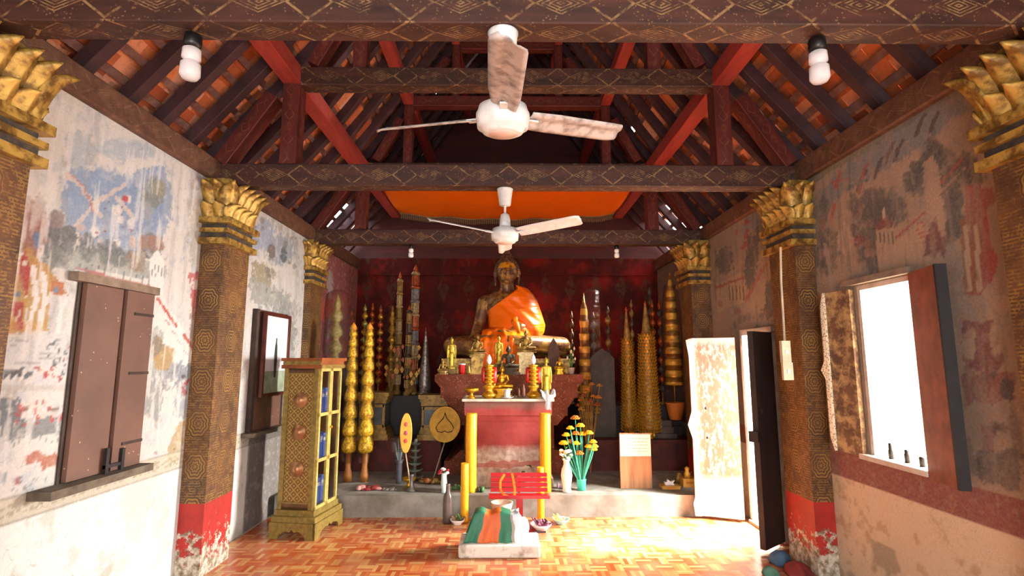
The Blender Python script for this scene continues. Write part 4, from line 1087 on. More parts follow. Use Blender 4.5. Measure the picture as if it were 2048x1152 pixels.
def bouquet(name, label, loc, heads, stem_mt, head_mt, stem_r=.004, hr=.03, root=(0, 0, 0), style='daisy', leafs=0, leaf_mt=None, group=None):
    t = thing(name, label, 'flowers', loc, group); m = MB()
    for h in heads:
        h = Vector(h[:3]); mid = Vector((h.x*.45, h.y*.45, h.z*.55)); m.tube([root, mid, h], stem_r, 6)
    m.build('stems', stem_mt, t)
    rr = random.Random(len(heads))
    for h in heads:
        q = MB(); R_ = hr*rr.uniform(.8, 1.15)
        if style == 'marigold':
            for k in range(3):
                n = 11-k*3
                for i in range(n):
                    a = 2*PI*i/n+k*.3; q.ball((math.cos(a)*R_*(1-.28*k), math.sin(a)*R_*(1-.28*k), R_*.28*k), (R_*.33, R_*.33, R_*.28), 6)
            q.ball((0, 0, R_*.5), (R_*.55, R_*.55, R_*.35), 8)
        elif style == 'bud':
            q.lathe([(R_*.1, -R_), (R_*.6, -R_*.3), (R_*.55, R_*.4), (R_*.1, R_*1.3)], n=8)
        elif style == 'heart':
            q.prism([(0, -R_*1.1), (R_*.6, -R_*.2), (R_*.75, R_*.35), (R_*.4, R_*.6), (0, R_*1.4), (-R_*.4, R_*.6), (-R_*.75, R_*.35), (-R_*.6, -R_*.2)], -.006, .006)
        else:
            for i in range(7):
                a = 2*PI*i/7; q.ball((math.cos(a)*R_*.6, math.sin(a)*R_*.6*.7, .3*R_*math.sin(i)), (R_*.45, R_*.45, R_*.35), 6)
            q.ball((0, 0, R_*.15), R_*.4, 6)
        o = q.build('flower_head', head_mt[rr.randrange(len(head_mt))] if isinstance(head_mt, list) else head_mt, t, h[:3])
    for i in range(leafs):
        a = rr.uniform(0, 2*PI); z = rr.uniform(.03, .18); q = MB()
        def lf(u, v, a=a, z=z):
            r_ = .02+.09*v; w = .018*math.sin(PI*min(1, v*.95+.05)); return (math.cos(a)*r_-math.sin(a)*(u-.5)*2*w, math.sin(a)*r_+math.cos(a)*(u-.5)*2*w, z+.07*v-.08*v*v)
        q.grid(lf, 3, 7); solid(q.build('leaf', leaf_mt, t), .002)
    return t
green = mat('leaf_green', '3f7a34', '2c5a28', .6, 0, 20, .1); teal = mat('teal_stem_foil', '2f9a78', '1f7a60', .4, 0, 40, .3)
cream = mat('cream_petals', 'f2e6c8', 'e8c8a0', .6); mari = mat('marigold', 'ffc20e', 'f4a808', .7, 0, 30); marid = mat('dry_marigold', 'c87414', 'a0560c', .7, 0, 30)
bouquet('bud_bouquet', 'bouquet of cream buds in the small pinkish pot', (fx, 6.80, LEDGE+.085), [(-.05, 0, .12), (.0, 0, .20), (.04, 0, .24), (-.02, .01, .26), (.05, 0, .11), (.02, 0, .16)], green, cream, .005, .022, style='bud', leafs=6, leaf_mt=green)

# ---- on the altar slab
def stand_bowl(px, Y, z, R_, H, mt, label):
    x = atY(px, 790, Y).x; m = MB()
    m.lathe([(R_*.6, 0), (R_*.55, H*.12), (R_*.22, H*.35), (R_*.2, H*.5), (R_*.55, H*.62), (R_*.95, H*.72), (R_, H), (R_*.9, H), (R_*.8, H*.8), (.01, H*.78)], n=22)
    return tag(m.build('footed_bowl', mt, None, (x, Y, z)), label, 'bowl')
stand_bowl(943, 6.12, AT, .085, .115, goldb, 'footed gold bowl on the left corner of the altar slab')
stand_bowl(1100, 6.14, AT, .045, .06, goldb, 'small footed gold bowl under the white cloth on the altar slab')
def altar_candle(px, label):
    x = atY(px, 790, 6.12).x
    t = thing('candle_holder', label, 'candle holder', (x, 6.12, AT)); s = .0058
    m = MB(); prof = [(.055, 0.0), (.05, .012), (.078, .02), (.082, .045), (.05, .07), (.04, .10), (.062, .125), (.066, .14), (.03, .16)]
    for k in range(4): z = .17+k*.045; prof += [(.036, z), (.056, z+.012), (.058, z+.02), (.034, z+.034)]
    prof += [(.05, .36), (.062, .375), (.03, .38), (.01, .385)]
    m.lathe(prof, n=24); m.build('gold_holder', goldb, t)
    for s_ in (-1, 1):
        q = MB(); q.lathe([(.016, .17), (.026, .20), (.028, .33), (.018, .35)], (s_*.062, .03, 0), 12); q.build('red_side_glass', mat('ruby_plastic', 'c42018', None, .25, bump=0), t)
    q = MB(); q.lathe([(.012, .385), (.026, .41), (.03, .43), (.022, .465), (.004, .50)], n=14); b = q.build('flame_bulb', mat('white_bulb', 'ffffff', None, .3, bump=0), t)
    b['label'] = 'white flame shaped bulb'
    return t
altar_candle(978, 'tiered gold candle holder left of the small gold statue on the altar')
altar_candle(1067, 'tiered gold candle holder right of the small gold statue on the altar')
st_seat(1004, 724, 6.22, AT+.001, goldb, 'gold seated statue between the two candle holders on the altar', .26)
x = atY(1014, 795, 6.08).x
t = thing('cup_and_saucer', 'white cup on a saucer at the front edge of the altar slab', 'cup', (x, 6.08, AT))
m = MB(); m.lathe([(.03, 0), (.075, .016), (.078, .02), (.03, .008)], n=24); m.build('saucer', MT['white'], t)
m = MB(); m.lathe([(.028, .01), (.036, .02), (.038, .10), (.034, .10), (.03, .03)], n=20); m.build('cup', MT['white'], t)
st_stand(1092, 708, 6.45, AT+.001, yel, 'pale gold standing statue behind the right candle holder', .06, 1.2)
for px, w, h, lb in ((1047, .02, .14, 'thin brown wooden figure right of centre behind the saucer'), (1038, .014, .10, 'thinnest short wooden figure behind the saucer')):
    x = atY(px, 790, 6.3).x; m = MB(); m.lathe([(w*1.3, 0), (w*1.2, h*.2), (w, h*.5), (w*1.1, h*.7), (w*.5, h*.8), (w*.7, h*.9), (w*.1, h*1.1)], n=12)
    tag(m.build('wooden_figure', mat('pinkish_wood', '8e5c44', '6a4030', .7), None, (x, 6.3, AT)), lb, 'figure')
# white cloth over the front corner of the slab
m = MB()
cx0 = atY(1096, 790, 5.98).x
def wc(u, v):
    x = cx0+(u-.5)*(.15 if v < .45 else .15-.10*(v-.45)/.2 if v < .65 else .05)*(1+.15*math.sin(9*v+4*u))
    if v < .4: y = 6.12-.13*v/.4; z = AT+.045+.02*math.sin(7*u)+.03*math.sin(PI*v/.4)+.02*math.cos(13*u)
    else: y = 5.985-.02*math.sin(9*u+5*v)*.6-.012; z = AT+.045-.16*(v-.4)/.6
    return (x, y, z)
m.grid(wc, 26, 26); o = m.build('white_cloth', mat('white_cotton', 'f4f2f0', 'd8e4ea', .8, 0, 8)); solid(o, .006, 0); tag(o, 'crumpled white cloth hanging over the right corner of the altar slab', 'cloth')
# coloured candle pillars
def wax_pillar(px, pyt, pyb, Y, z, rpx, label):
    a = atY(px, pyt, Y); s = (atY(px+rpx, pyt, Y).x-a.x); h = a.z-z
    m = MB(); m.lathe([(s, 0), (s*1.02, .02), (s*.98, h*.3), (s, h*.6), (s*.99, h-.01), (s*.93, h), (s*.8, h-.004)], n=28, wob=lambda an, zz: 1+.02*math.sin(zz*9+an))
    return tag(m.build('wax_pillar', MT['wax'], None, (a.x, Y, z)), label, 'candle', 'big yellow candles before the altar')
wax_pillar(943, 826, 0, 5.86, PLZ, 11, 'tall yellow candle standing on the platform at the left edge of the altar')
wax_pillar(1090, 826, 0, 5.86, PLZ, 11, 'tall yellow candle standing on the platform at the right edge of the altar')
wax_pillar(930, 926, 0, 5.56, 0.001, 8, 'short yellow candle on the floor at the left of the altar')
wax_pillar(1081, 934, 0, 5.56, 0.001, 7, 'short yellow candle on the floor behind the red stand')
# ------------------------------------------------------------------ tall offerings
def scale_at(px, py, Y): return atY(px+1, py, Y).x-atY(px, py, Y).x
def tower(px, pyt, Y, z, prof, mt, label, name='offering_tower', cat='offering', n=16, parts=None, group=None, wob=None):
    """prof: list of (fraction of height from bottom, radius px); parts: [(from,to,material,name)]"""
    a = atY(px, pyt, Y); s = scale_at(px, pyt, Y); H = a.z-z
    if not parts:
        m = MB(); m.lathe([(r*s, f*H) for f, r in prof], n=n, wob=wob); return tag(m.build(name, mt, None, (a.x, Y, z)), label, cat, group)
    t = thing(name, label, cat, (a.x, Y, z), group)
    for f0, f1, pm, pn in parts:
        q = [(r*s, f*H) for f, r in prof if f0-1e-6 <= f <= f1+1e-6]
        m = MB(); m.lathe(q, n=n, wob=wob); m.build(pn, pm, t)
    return t
amber = mat('amber_foil', 'c08c24', '6a4810', .3, .45, 30, .4); orange = mat('orange_foil', 'b4501a', '6a2c0e', .35, .3, 40, .3)
silver = mat('silver_foil', 'a89c94', '5c5450', .3, .7, 35, .6); greenf = mat('green_gold_foil', 'a09040', '4a4c20', .35, .4, 40, .4)
cello = NT('clear_cellophane'); cello.bump(cello.noise(14, 4), .9, .03)
MT['cello'] = cello.fin(c4('f4f0e8'), .12, 0, .5, **{'Transmission Weight': 1.0, 'IOR': 1.3, 'Alpha': .34})
def sleeve(px, pyt, Y, z, prof, label, parent):
    s = scale_at(px, pyt, Y); a = atY(px, pyt, Y); H = a.z-z
    m = MB(); m.lathe([(r*s, f*H) for f, r in prof], n=20, wob=lambda an, zz: 1+.07*math.sin(3*an+9*zz)+.04*math.sin(7*an-14*zz))
    o = m.build('cellophane_sleeve', MT['cello'], parent)
    return o
# pair of tall yellow bulb columns: stand on the cement platform
def bulb_column(px, label, Y=6.35):
    z = PLZ; a = atY(px, 645, Y); s = scale_at(px, 645, Y); H = a.z-z
    t = thing('bulb_column', label, 'offering', (a.x, Y, z), 'pair of tall yellow bulb columns')
    Zp = lambda py: atY(px, py, Y).z-z
    m = MB(); m.lathe([(8*s, 0), (8*s, Zp(950)), (5*s, Zp(935)), (5*s, Zp(905))], n=16); b = m.build('foot', mat('brown_wood_foot', 'a86a28', '7a4818', .5), t)
    ys = [905, 872, 838, 804, 772, 742, 716, 694, 674, 660]; rad = [13.5, 13.5, 13, 12, 11.5, 10.5, 9.5, 8.5, 7.5]
    for i in range(9):
        z0, z1 = Zp(ys[i]), Zp(ys[i+1]); r_ = rad[i]*s
        m = MB(); m.lathe([(r_*.62, z0), (r_*.92, z0+(z1-z0)*.14), (r_, z0+(z1-z0)*.34), (r_*.82, z0+(z1-z0)*.6), (r_*.62, z0+(z1-z0)*.85), (r_*.55, z1)], n=18, wob=lambda an, zz: 1+.05*math.cos(8*an))
        m.build('bulb', MT['wax_gold'], t)
    m = MB(); m.lathe([(6*s, Zp(660)), (7*s, Zp(656)), (1*s, Zp(645))], n=12); m.build('tip', mat('orange_tip', 'd89028', None, .4, bump=0), t)
    m = MB(); m.lathe([(10*s, Zp(925)), (15*s, Zp(905)), (15*s, Zp(840)), (11*s, Zp(700)), (8.5*s, Zp(655)), (8.2*s, Zp(655)), (14.7*s, Zp(840))], n=20); m.build('clear_sleeve', MT['cello'], t)
    return t
wg = NT('yellow_gilt_filigree'); MT['wax_gold'] = wg.fin(wg.mix(wg.step(wg.vor(48), .42, .7), c4('f0c42c'), c4('b48420')), .38, .3)
bulb_column(708, 'tall yellow bulb column nearer the cabinet')
bulb_column(740, 'tall yellow bulb column second from the cabinet')
def beads(n, r, f0=.12, f1=.9, neck=.45):
    p = [(0, r*.9), (f0*.5, r*.9), (f0, r*.5)]
    for i in range(n):
        a = f0+(f1-f0)*i/n; d = (f1-f0)/n; k = 1-.25*i/n
        p += [(a+d*.08, r*neck*k), (a+d*.3, r*k), (a+d*.55, r*.95*k), (a+d*.9, r*neck*k)]
    return p+[(f1+.02, r*.5), (1, .3)]
def bead_stand(px, pyt, Y, z, n, r, mt, mt2, label, group=None):
    a = atY(px, pyt, Y); s = scale_at(px, pyt, Y); H = a.z-z
    t = thing('bead_stand', label, 'offering', (a.x, Y, z), group)
    m = MB(); m.lathe([(r*.9*s, 0), (r*.9*s, .03), (r*.25*s, .05), (r*.2*s, H*.93)], n=10); m.build('rod', MT['gold_d'], t)
    for i in range(n):
        q = MB(); zc = H*(.12+.80*i/n); h = H*.8/n; R_ = r*s*(1-.25*i/n)
        q.lathe([(R_*.35, zc), (R_, zc+h*.3), (R_*.9, zc+h*.55), (R_*.3, zc+h*.8)], n=12); q.build('bead', mt if i % 2 else mt2, t)
    q = MB(); q.lathe([(r*s*.3, H*.91), (r*s*.55, H*.94), (r*s*.1, H)], n=10); q.build('tip', mt, t)
    return t
BZ = 1.121
bead_stand(731, 608, 7.55, BZ, 9, 8, greenf, amber, 'green and gold bead stand behind the pair of yellow columns')
bead_stand(746, 606, 7.62, BZ, 9, 7, orange, orange, 'orange bead stand rising right behind the second yellow column')
bead_stand(762, 610, 7.55, BZ, 9, 7, orange, amber, 'dim orange bead stand right of the two yellow columns')
bead_stand(704, 620, 7.70, BZ, 8, 8, orange, MT['dark_gap'], 'dark bead stand between cabinet and bulb columns')
# wrapped slender tower beside the left wall
def wrapped(px, pyt, Y, z, r, mt, label, w=1.7, group=None, n=7):
    t = tower(px, pyt, Y, z, beads(n, r), mt, label, name='wrapped_offering', parts=[(0, .125, MT['gold_d'], 'foot'), (.12, 1, mt, 'body')], group=group)
    sleeve(px, pyt, Y, z, [(.03, r*w*.8), (.1, r*w*.95), (.5, r*w), (.8, r*w*.95), (1.0, r*w*.7), (1.03, r*w*.3)], '', t)
    return t
wrapped(676, 588, 7.1, TZ, 15, mat('pale_gilt_paper', 'b8a468', '7c7040', .45, .2, 30, .3), 'wide cellophane wrapped gold offering behind the top of the cabinet', 2.0)
wrapped(653, 600, 7.3, TZ, 11, mat('grey_foil', 'a09c90', '6e7468', .4, .4, 20), 'greyish wrapped offering against the left wall', 1.6)
wrapped(786, 612, 7.66, BZ, 9, amber, 'cellophane wrapped yellow offering left of the tall pagoda towers', 1.7)
# tall pagoda towers
def pagoda_tower(px, pyt, Y, z, r, label, mts, tiers=8, tip=orange):
    a = atY(px, pyt, Y); s = scale_at(px, pyt, Y); H = a.z-z
    t = thing('pagoda_tower', label, 'offering', (a.x, Y, z), 'tall pagoda shaped offerings')
    m = MB(); m.lathe([(r*1.2*s, 0), (r*1.2*s, .04), (r*.7*s, .06), (r*.7*s, H*.08)], n=16); m.build('foot', MT['gold_d'], t)
    for i in range(tiers):
        z0 = H*(.08+.86*i/tiers); h = H*.86/tiers; R_ = r*s*(1-.22*i/tiers)
        m = MB(); m.lathe([(R_*.75, z0), (R_*.75, z0+h*.72)], n=10, smooth=False)
        for k in range(8):
            an = k*PI/4; m.box((math.cos(an)*R_*.82, math.sin(an)*R_*.82, z0+h*.36), (R_*.16, R_*.16, h*.7))
        m.build('tier', mts[i % len(mts)], t)
        q = MB(); q.lathe([(R_*.8, z0+h*.72), (R_*1.12, z0+h*.78), (R_*1.1, z0+h*.84), (R_*.75, z0+h)], n=14); q.build('tier_rim', mts[(i+1) % len(mts)], t)
    m = MB(); m.lathe([(r*s*.5, H*.94), (r*s*.5, H*.955), (r*s*.3, H*.975), (.001, H)], n=12); m.build('flame_tip', tip, t)
    return t
pg = mat('paper_gilt', 'b49868', '7a6238', .5, .2, 40, .4); pgr = mat('paper_grey', '86807a', '4a443e', .6, .1, 40, .3)
pagoda_tower(832, 528, 7.60, BZ, 10, 'tallest grey and gold pagoda tower left of the great image', [pgr, orange, pg])
pagoda_tower(801, 543, 7.66, BZ, 7.5, 'slimmer brown pagoda tower left of the tallest one', [pg, MT['gold_d']])
pagoda_tower(819, 610, 7.46, BZ, 7, 'short dark pagoda tower under the tallest one', [MT['gold_d'], mat('dark_foil', '4c3a20', '2c2010', .4, .4, 30)], 7)
tower(852, 655, 7.46, BZ, [(0, 14), (.04, 14), (.06, 11), (.2, 12), (.35, 10.5), (.5, 8), (.7, 5), (.9, 2), (1, .4)], silver, 'silver foil cone left of the great image', 'silver_cone', wob=lambda a, z: 1+.06*math.sin(5*a+20*z))
# heart leaf ornaments (gilded leaf trees)
def leaf_tree(px0, px1, pyt, Y, z, n, label, mts, seed):
    rr = random.Random(seed); a = atY((px0+px1)/2, pyt, Y); s = scale_at(px0, pyt, Y); H = a.z-z; w = (px1-px0)/2*s
    hd = [(rr.uniform(-w, w), rr.uniform(-.05, .05), H*rr.uniform(.25, 1)) for _ in range(n)]
    return bouquet('leaf_tree', label, (a.x, Y, z), hd, MT['gold_d'], mts, .004, .033, style='heart')
leaf_tree(770, 800, 690, 7.48, BZ, 16, 'gilt heart leaf tree left of the short dark pagoda tower', [amber, orange], 4)
leaf_tree(805, 840, 690, 7.44, BZ, 18, 'gilt heart leaf tree in front of the pagoda towers', [amber, orange, MT['gold_d']], 5)

# right side
tower(1167, 586, 7.1, TZ, sum([[(.02+i*.094, 15-i*.75), (.055+i*.094, 15.5-i*.75), (.06+i*.094, 13.5-i*.75), (.11+i*.094, 13.5-i*.75)] for i in range(9)], [])+[(.9, 6), (.93, 3), (1, .5)], NT('banded_gilt').m, 'banded brown and gold tapering tower right of the great image', 'banded_tower')
bg_ = NT('x'); 
def banded(name, c1, c2, P, thr=.5):
    s = NT(name); z = s.n('ShaderNodeSeparateXYZ', {0: s.obj()}).outputs[2]
    f = s.math('GREATER_THAN', s.math('FRACT', s.math('DIVIDE', z, P)), thr)
    q = s.mix(s.step(s.noise(45), .4, .6), c4('000000'), c4('ffffff'))
    s.bump(s.noise(60), .5, .01)
    return s.fin(s.mix(f, c4(c1), c4(c2)), .4, .4)
bpy.data.objects['banded_tower'].data.materials[0] = banded('brown_gold_bands', '7a4c1c', 'c89038', .17)
t = bpy.data.objects['banded_tower']
sc_ = tower(1182, 578, 7.46, .981, [(.05, 17), (.3, 19), (.6, 18), (.85, 16), (.97, 15), (1, 8)], MT['cello'], 'crumpled clear cellophane bag standing behind the banded tower', 'cellophane_bag', 'wrapping', wob=lambda a, z: 1+.12*math.sin(3*a+6*z))
bead_stand(1215, 612, 7.6, .981, 7, 8, mat('dim_gilt', '5e4428', '3c2a1a', .5, .3), MT['gold_d'], 'dim bead stand behind the grey headstone slab')
bead_stand(1186, 624, 7.7, .981, 7, 7, mat('dim_gilt', '5e4428'), pgr, 'dim bead stand between banded tower and grey slab')
bead_stand(1143, 622, 7.7, .981, 7, 5, mat('dim_gilt', '5e4428'), mat('dark_foil', '4c3a20'), 'thin dark bead stand left of the banded tower')
a0 = atY(1180, 697, 7.15); b0 = atY(1228, 697, 7.15); w = (b0.x-a0.x)/2; h = a0.z-TZ
m = MB(); m.prism([(-w, 0), (w, 0), (w, h*.88), (w*.7, h*.93), (0, h), (-w*.7, h*.93), (-w, h*.88)], 0, .08)
tag(m.build('grey_slab', mat('dark_grey_stone', '4a423c', '38322e', .8, 0, 8), None, ((a0.x+b0.x)/2, 7.15, TZ)), 'dark grey stone slab with pointed top right of the banded tower', 'stele')
# two gold scale cones
def scale_cone(px, pyt, Y, z, r, label):
    a = atY(px, pyt, Y); s = scale_at(px, pyt, Y); H = a.z-z
    t = thing('scale_cone', label, 'offering', (a.x, Y, z), 'two tall gold cones of small leaves')
    m = MB()
    for i in range(3):
        an = 2*PI*i/3-PI/2; m.limb([((math.cos(an)*r*s*.6, math.sin(an)*r*s*.6, .025), .02), ((math.cos(an)*r*s*.45, math.sin(an)*r*s*.45, .10), .02)], 8)
    m.build('feet', goldb, t)
    cone = lambda f: s*(r*(1-.35*f/.72) if f < .72 else r*.65*(1-(f-.72)/.28)**.9*.72+.6)
    m = MB(); m.lathe([(cone(f)*.96, .09+(H-.09)*f) for f in [i/24 for i in range(25)]], n=20); m.build('core', MT['gold_d'], t)
    m = MB(); rows = 30
    for j in range(rows):
        f = j/rows*.74; R_ = cone(f); zz = .09+(H-.09)*f; n = max(8, int(2*PI*R_/.034))
        for i in range(n):
            an = 2*PI*(i+.5*(j % 2))/n; c, q = math.cos(an), math.sin(an); hw = .017; hh = .040
            m.add([(c*R_-q*-hw, q*R_+c*-hw, zz), (c*R_-q*hw, q*R_+c*hw, zz), (c*(R_+.022), q*(R_+.022), zz+hh)], [(0, 1, 2)])
    o = m.build('leaf_scales', goldb, t); solid(o, .003)
    m = MB(); m.lathe([(s*2.2, H*.96), (s*3, H*.975), (s*.3, H*1.0)], n=10); m.build('tip', orange, t)
    return t
scale_cone(1252, 613, 7.06, TZ, 14, 'left of two tall gold scaled cones behind the notice board')
scale_cone(1290, 600, 6.98, TZ, 21, 'wider gold scaled cone behind the notice board')
bead_stand(1262, 598, 7.6, .981, 8, 6, MT['gold_d'], mat('dim_gilt', '5e4428'), 'dull gold bead stand peeping between the two gold cones')
bead_stand(1304, 600, 7.62, .981, 9, 7, orange, orange, 'orange bead stand immediately right of the wider gold cone')
bead_stand(1318, 600, 7.56, .981, 9, 6.5, orange, MT['dark_gap'], 'orange bead stand left of the potted gold tower')
bead_stand(1299, 574, 7.72, .981, 9, 7, MT['dark_gap'], mat('dim_gilt', '5e4428'), 'tall dark bead stand behind the orange ones')
# potted tower at the right
a = atY(1339, 545, 7.18); s = scale_at(1339, 545, 7.18); z = .821; H = a.z-z
m = MB(); m.lathe([(11*s, 0), (12*s, .01), (18*s, .20), (19*s, .225), (17*s, .225), (16*s, .19), (.02, .18)], n=24)
tag(m.build('plant_pot', mat('orange_ceramic', 'c8762c', 'b06424', .45), None, (a.x, 7.18, z)), 'orange flower pot on the grey stand at the far right', 'pot')
t = thing('tiered_tower', 'tall banded gold tower planted in the orange pot at the far right', 'offering', (a.x, 7.18, z+.185))
m = MB(); m.tube([(0, 0, 0), (0, 0, .35)], .008, 8); m.build('pole', amber, t)
m = MB(); H2 = H-.185; q = []
for i in range(10): f0 = .15+i*.072; R_ = 17-i*1.0; q += [(f0*H2, R_*s), ((f0+.045)*H2, R_*s*.98), ((f0+.05)*H2, R_*.84*s), ((f0+.07)*H2, R_*.84*s)]
q += [(.9*H2, 5*s), (1.0*H2, .5*s)]
m.lathe([(r_, z_) for z_, r_ in q], n=22); m.build('body', banded('gilt_bands_2', '8a5c1c', 'd8a840', .155, .45), t)
m = MB(); m.lathe([(13*s, H2*.14), (21*s, H2*.4), (19*s, H2*.7), (12*s, H2*.9)], n=22, wob=lambda an, zz: 1+.06*math.sin(4*an+8*zz)); m.build('cellophane_sleeve', MT['cello'], t)
# dry flower stand
rr = random.Random(8); a = atY(1182, 752, 6.75); z = PLZ
t = bouquet('dry_flower_stand', 'tall dry orange and gold flower arrangement right of the altar', (a.x-.03, 6.75, z), [(rr.uniform(-.15, .13), rr.uniform(-.06, .06), (a.z-z)*rr.uniform(.72, 1.0)) for _ in range(13)]+[(rr.uniform(-.16, .13), rr.uniform(-.06, .06), (a.z-z)*rr.uniform(.55, .75)) for _ in range(6)], MT['gold_d'], [marid, orange, amber], .006, .034, style='marigold')
# marigolds with teal wrapped stems in green vase
a = atY(1163, 978, 5.92)
m = MB(); m.lathe([(.042, 0), (.045, .01), (.052, .11), (.055, .12), (.05, .12), (.04, .02)], n=24)
tag(m.build('green_vase', mat('teal_plastic', '3fae8c', '2f9478', .35), None, (a.x, 5.92, PLZ)), 'short teal green vase on the platform edge', 'vase')
Zp = lambda px, py: (atY(px, py, 5.92).x-a.x, 0, atY(px, py, 5.92).z-PLZ-.02)
hd = [(1152, 838), (1139, 855), (1162, 853), (1133, 871), (1152, 868), (1165, 869), (1178, 866), (1128, 888), (1142, 886), (1152, 887), (1184, 882), (1127, 905), (1158, 906), (1186, 899), (1176, 892), (1188, 892)]
t = thing('marigold_bouquet', 'yellow marigolds on teal wrapped stems in the green vase', 'flowers', (a.x, 5.92, PLZ+.02))
rr = random.Random(2)
for i, p in enumerate(hd):
    x, y, zz = Zp(*p); y = rr.uniform(-.08, .08)
    m = MB(); m.tube([(0, 0, 0), (x*.25, y*.3, zz*.3), (x*.8, y*.8, zz*.78), (x, y, zz)], [.007, .011, .011, .004], 6); m.build('stem', teal, t)
    q = MB(); R_ = rr.uniform(.034, .043)
    for k in range(3):
        n = 12-k*3
        for j in range(n):
            an = 2*PI*j/n+k*.3; q.ball((math.cos(an)*R_*(1-.27*k), math.sin(an)*R_*(1-.27*k), R_*.26*k), (R_*.33, R_*.33, R_*.25), 6)
    q.ball((0, 0, R_*.45), (R_*.55, R_*.55, R_*.32), 8); q.build('flower_head', mari if i % 4 else marid, t, (x, y, zz))
# white vase with pale flowers
def vase(px, Y, z, H, R_, mt, label, slim=.5):
    x = atY(px, 950, Y).x; m = MB()
    m.lathe([(R_*.7, 0), (R_*.8, .02*H), (R_*.7, .15*H), (R_, .5*H), (R_*.85, .68*H), (R_*slim, .82*H), (R_*slim, .93*H), (R_*.75, H), (R_*.6, H), (R_*slim*.8, .9*H)], n=24)
    return tag(m.build('vase', mt, None, (x, Y, z)), label, 'vase'), x
v, x = vase(1133, 5.84, PLZ, .34, .062, mat('white_china', 'f2efea', 'ded8d0', .25, bump=0), 'tall white china vase right of the altar')
bouquet('pale_bouquet', 'pink and white flowers in the tall white vase', (x, 5.84, PLZ+.32), [(-.05, 0, .07), (.0, -.01, .10), (.05, 0, .06), (-.02, .02, .05), (.03, .01, .10), (-.055, 0, .11), (.02, -.02, .04)], green, [mat('pale_pink_petals', 'e8c4cc', 'f0e4ea', .6), cream], .004, .028, leafs=3, leaf_mt=green)
v, x = vase(888, 5.82, PLZ, .20, .034, mat('pale_green_china', 'd6e2d6', 'b8cabc', .3, bump=0), 'slender pale green vase left of the altar', .8)
bouquet('red_bouquet', 'small red and white flowers in the slender pale green vase', (x, 5.82, PLZ+.18), [(-.04, 0, .04), (0, -.01, .06), (.04, 0, .05), (-.02, .02, .06), (.03, .01, .02), (-.05, 0, .02)], green, [mat('red_petals', 'c42030', 'a01828', .6), mat('white_petals', 'eee6e0', None, .6)], .003, .022)
# brown bottle on the floor
x = atY(895, 1040, 5.52).x
m = MB(); m.lathe([(.045, 0), (.048, .02), (.048, .22), (.04, .26), (.022, .30), (.02, .36), (.025, .37)], n=20, mi=0)
tag(m.build('bottle', mat('grey_brown_glaze', '6a5c54', '4a3c36', .35), None, (x, 5.52, .001)), 'dark brown bottle on the floor left of the short yellow candle', 'bottle')
# round fan with leaf device
def fan_object(cx, cy, rx, ry, Y, label, foot, mt, dev, tilt=0):
    c = atY(cx, cy, Y); s = scale_at(cx, cy, Y); f = atY(*foot, Y)
    t = thing('ceremonial_fan', label, 'ceremonial fan', (c.x, Y, c.z))
    m = MB(); n = 40
    ring = lambda k, y: [(math.cos(2*PI*i/n)*rx*s*k, y, math.sin(2*PI*i/n)*ry*s*k) for i in range(n)]
    m.add(ring(1, -.008)+ring(1, .008), [tuple(range(n)), tuple(reversed(range(n, 2*n)))]+[(i, i+n, (i+1) % n+n, (i+1) % n) for i in range(n)]); m.build('fan_blade', mt, t)
    pts = ring(1, 0)+[ring(1, 0)[0]]; m = MB(); m.tube(pts, .008, 6); m.build('rim', MT['gold_paint'], t)
    if dev:
        d = [(0.0, .95), (-.12, .5), (-.45, .1), (-.62, -.25), (-.5, -.55), (-.2, -.62), (0, -.5), (.2, -.62), (.5, -.55), (.62, -.25), (.45, .1), (.12, .5), (0, .95)]
        m = MB(); m.tube([(x*rx*s*.95, -.011, z*ry*s*.72) for x, z in d], .007, 6); o = m.build('leaf_emblem', mat('brown_ink', '5c3a18', None, .6, bump=0), t); o['label'] = 'dark leaf outline on the fan'
    else:
        for zz, cc in ((.45, 'c8604a'), (.0, 'b8506a'), (-.4, 'd05040')):
            m = MB(); m.ball((0, -.009, zz*ry*s), (rx*s*.35, .003, ry*s*.12), 10); m.build('emblem', mat('emblem_'+cc, cc, None, .6, bump=0), t)
    m = MB(); m.tube([(0, 0, -ry*s), (f.x-c.x, 0, f.z-c.z)], .008, 8); m.build('handle', mat('pale_stick', 'b8a890', '8a7a60', .5), t)
    return t, f
fy = mat('yellow_fan_cloth', 'c8982c', 'a87a20', .7, 0, 12)
fan_object(890, 849, 30, 34, 6.55, 'round yellow fan with a dark leaf outline, left of the altar', (866, 960), fy, True)
t, f = fan_object(812, 866, 11, 38, 5.9, 'narrow yellow fan seen nearly edge on, upright on its stand', (823, 985), mat('pale_yellow_cloth', 'e2b848', 'd0a038', .7), False)
x = f.x; m = MB(); m.lathe([(.05, 0), (.052, .01), (.03, .03), (.018, .08), (.016, .16), (.02, .17)], n=16)
tag(m.build('fan_stand', mat('steel_grey', '8c8880', '6a665e', .4, .5), None, (x, 5.9, PLZ-.0)), 'small grey metal stand holding the narrow yellow fan', 'stand')
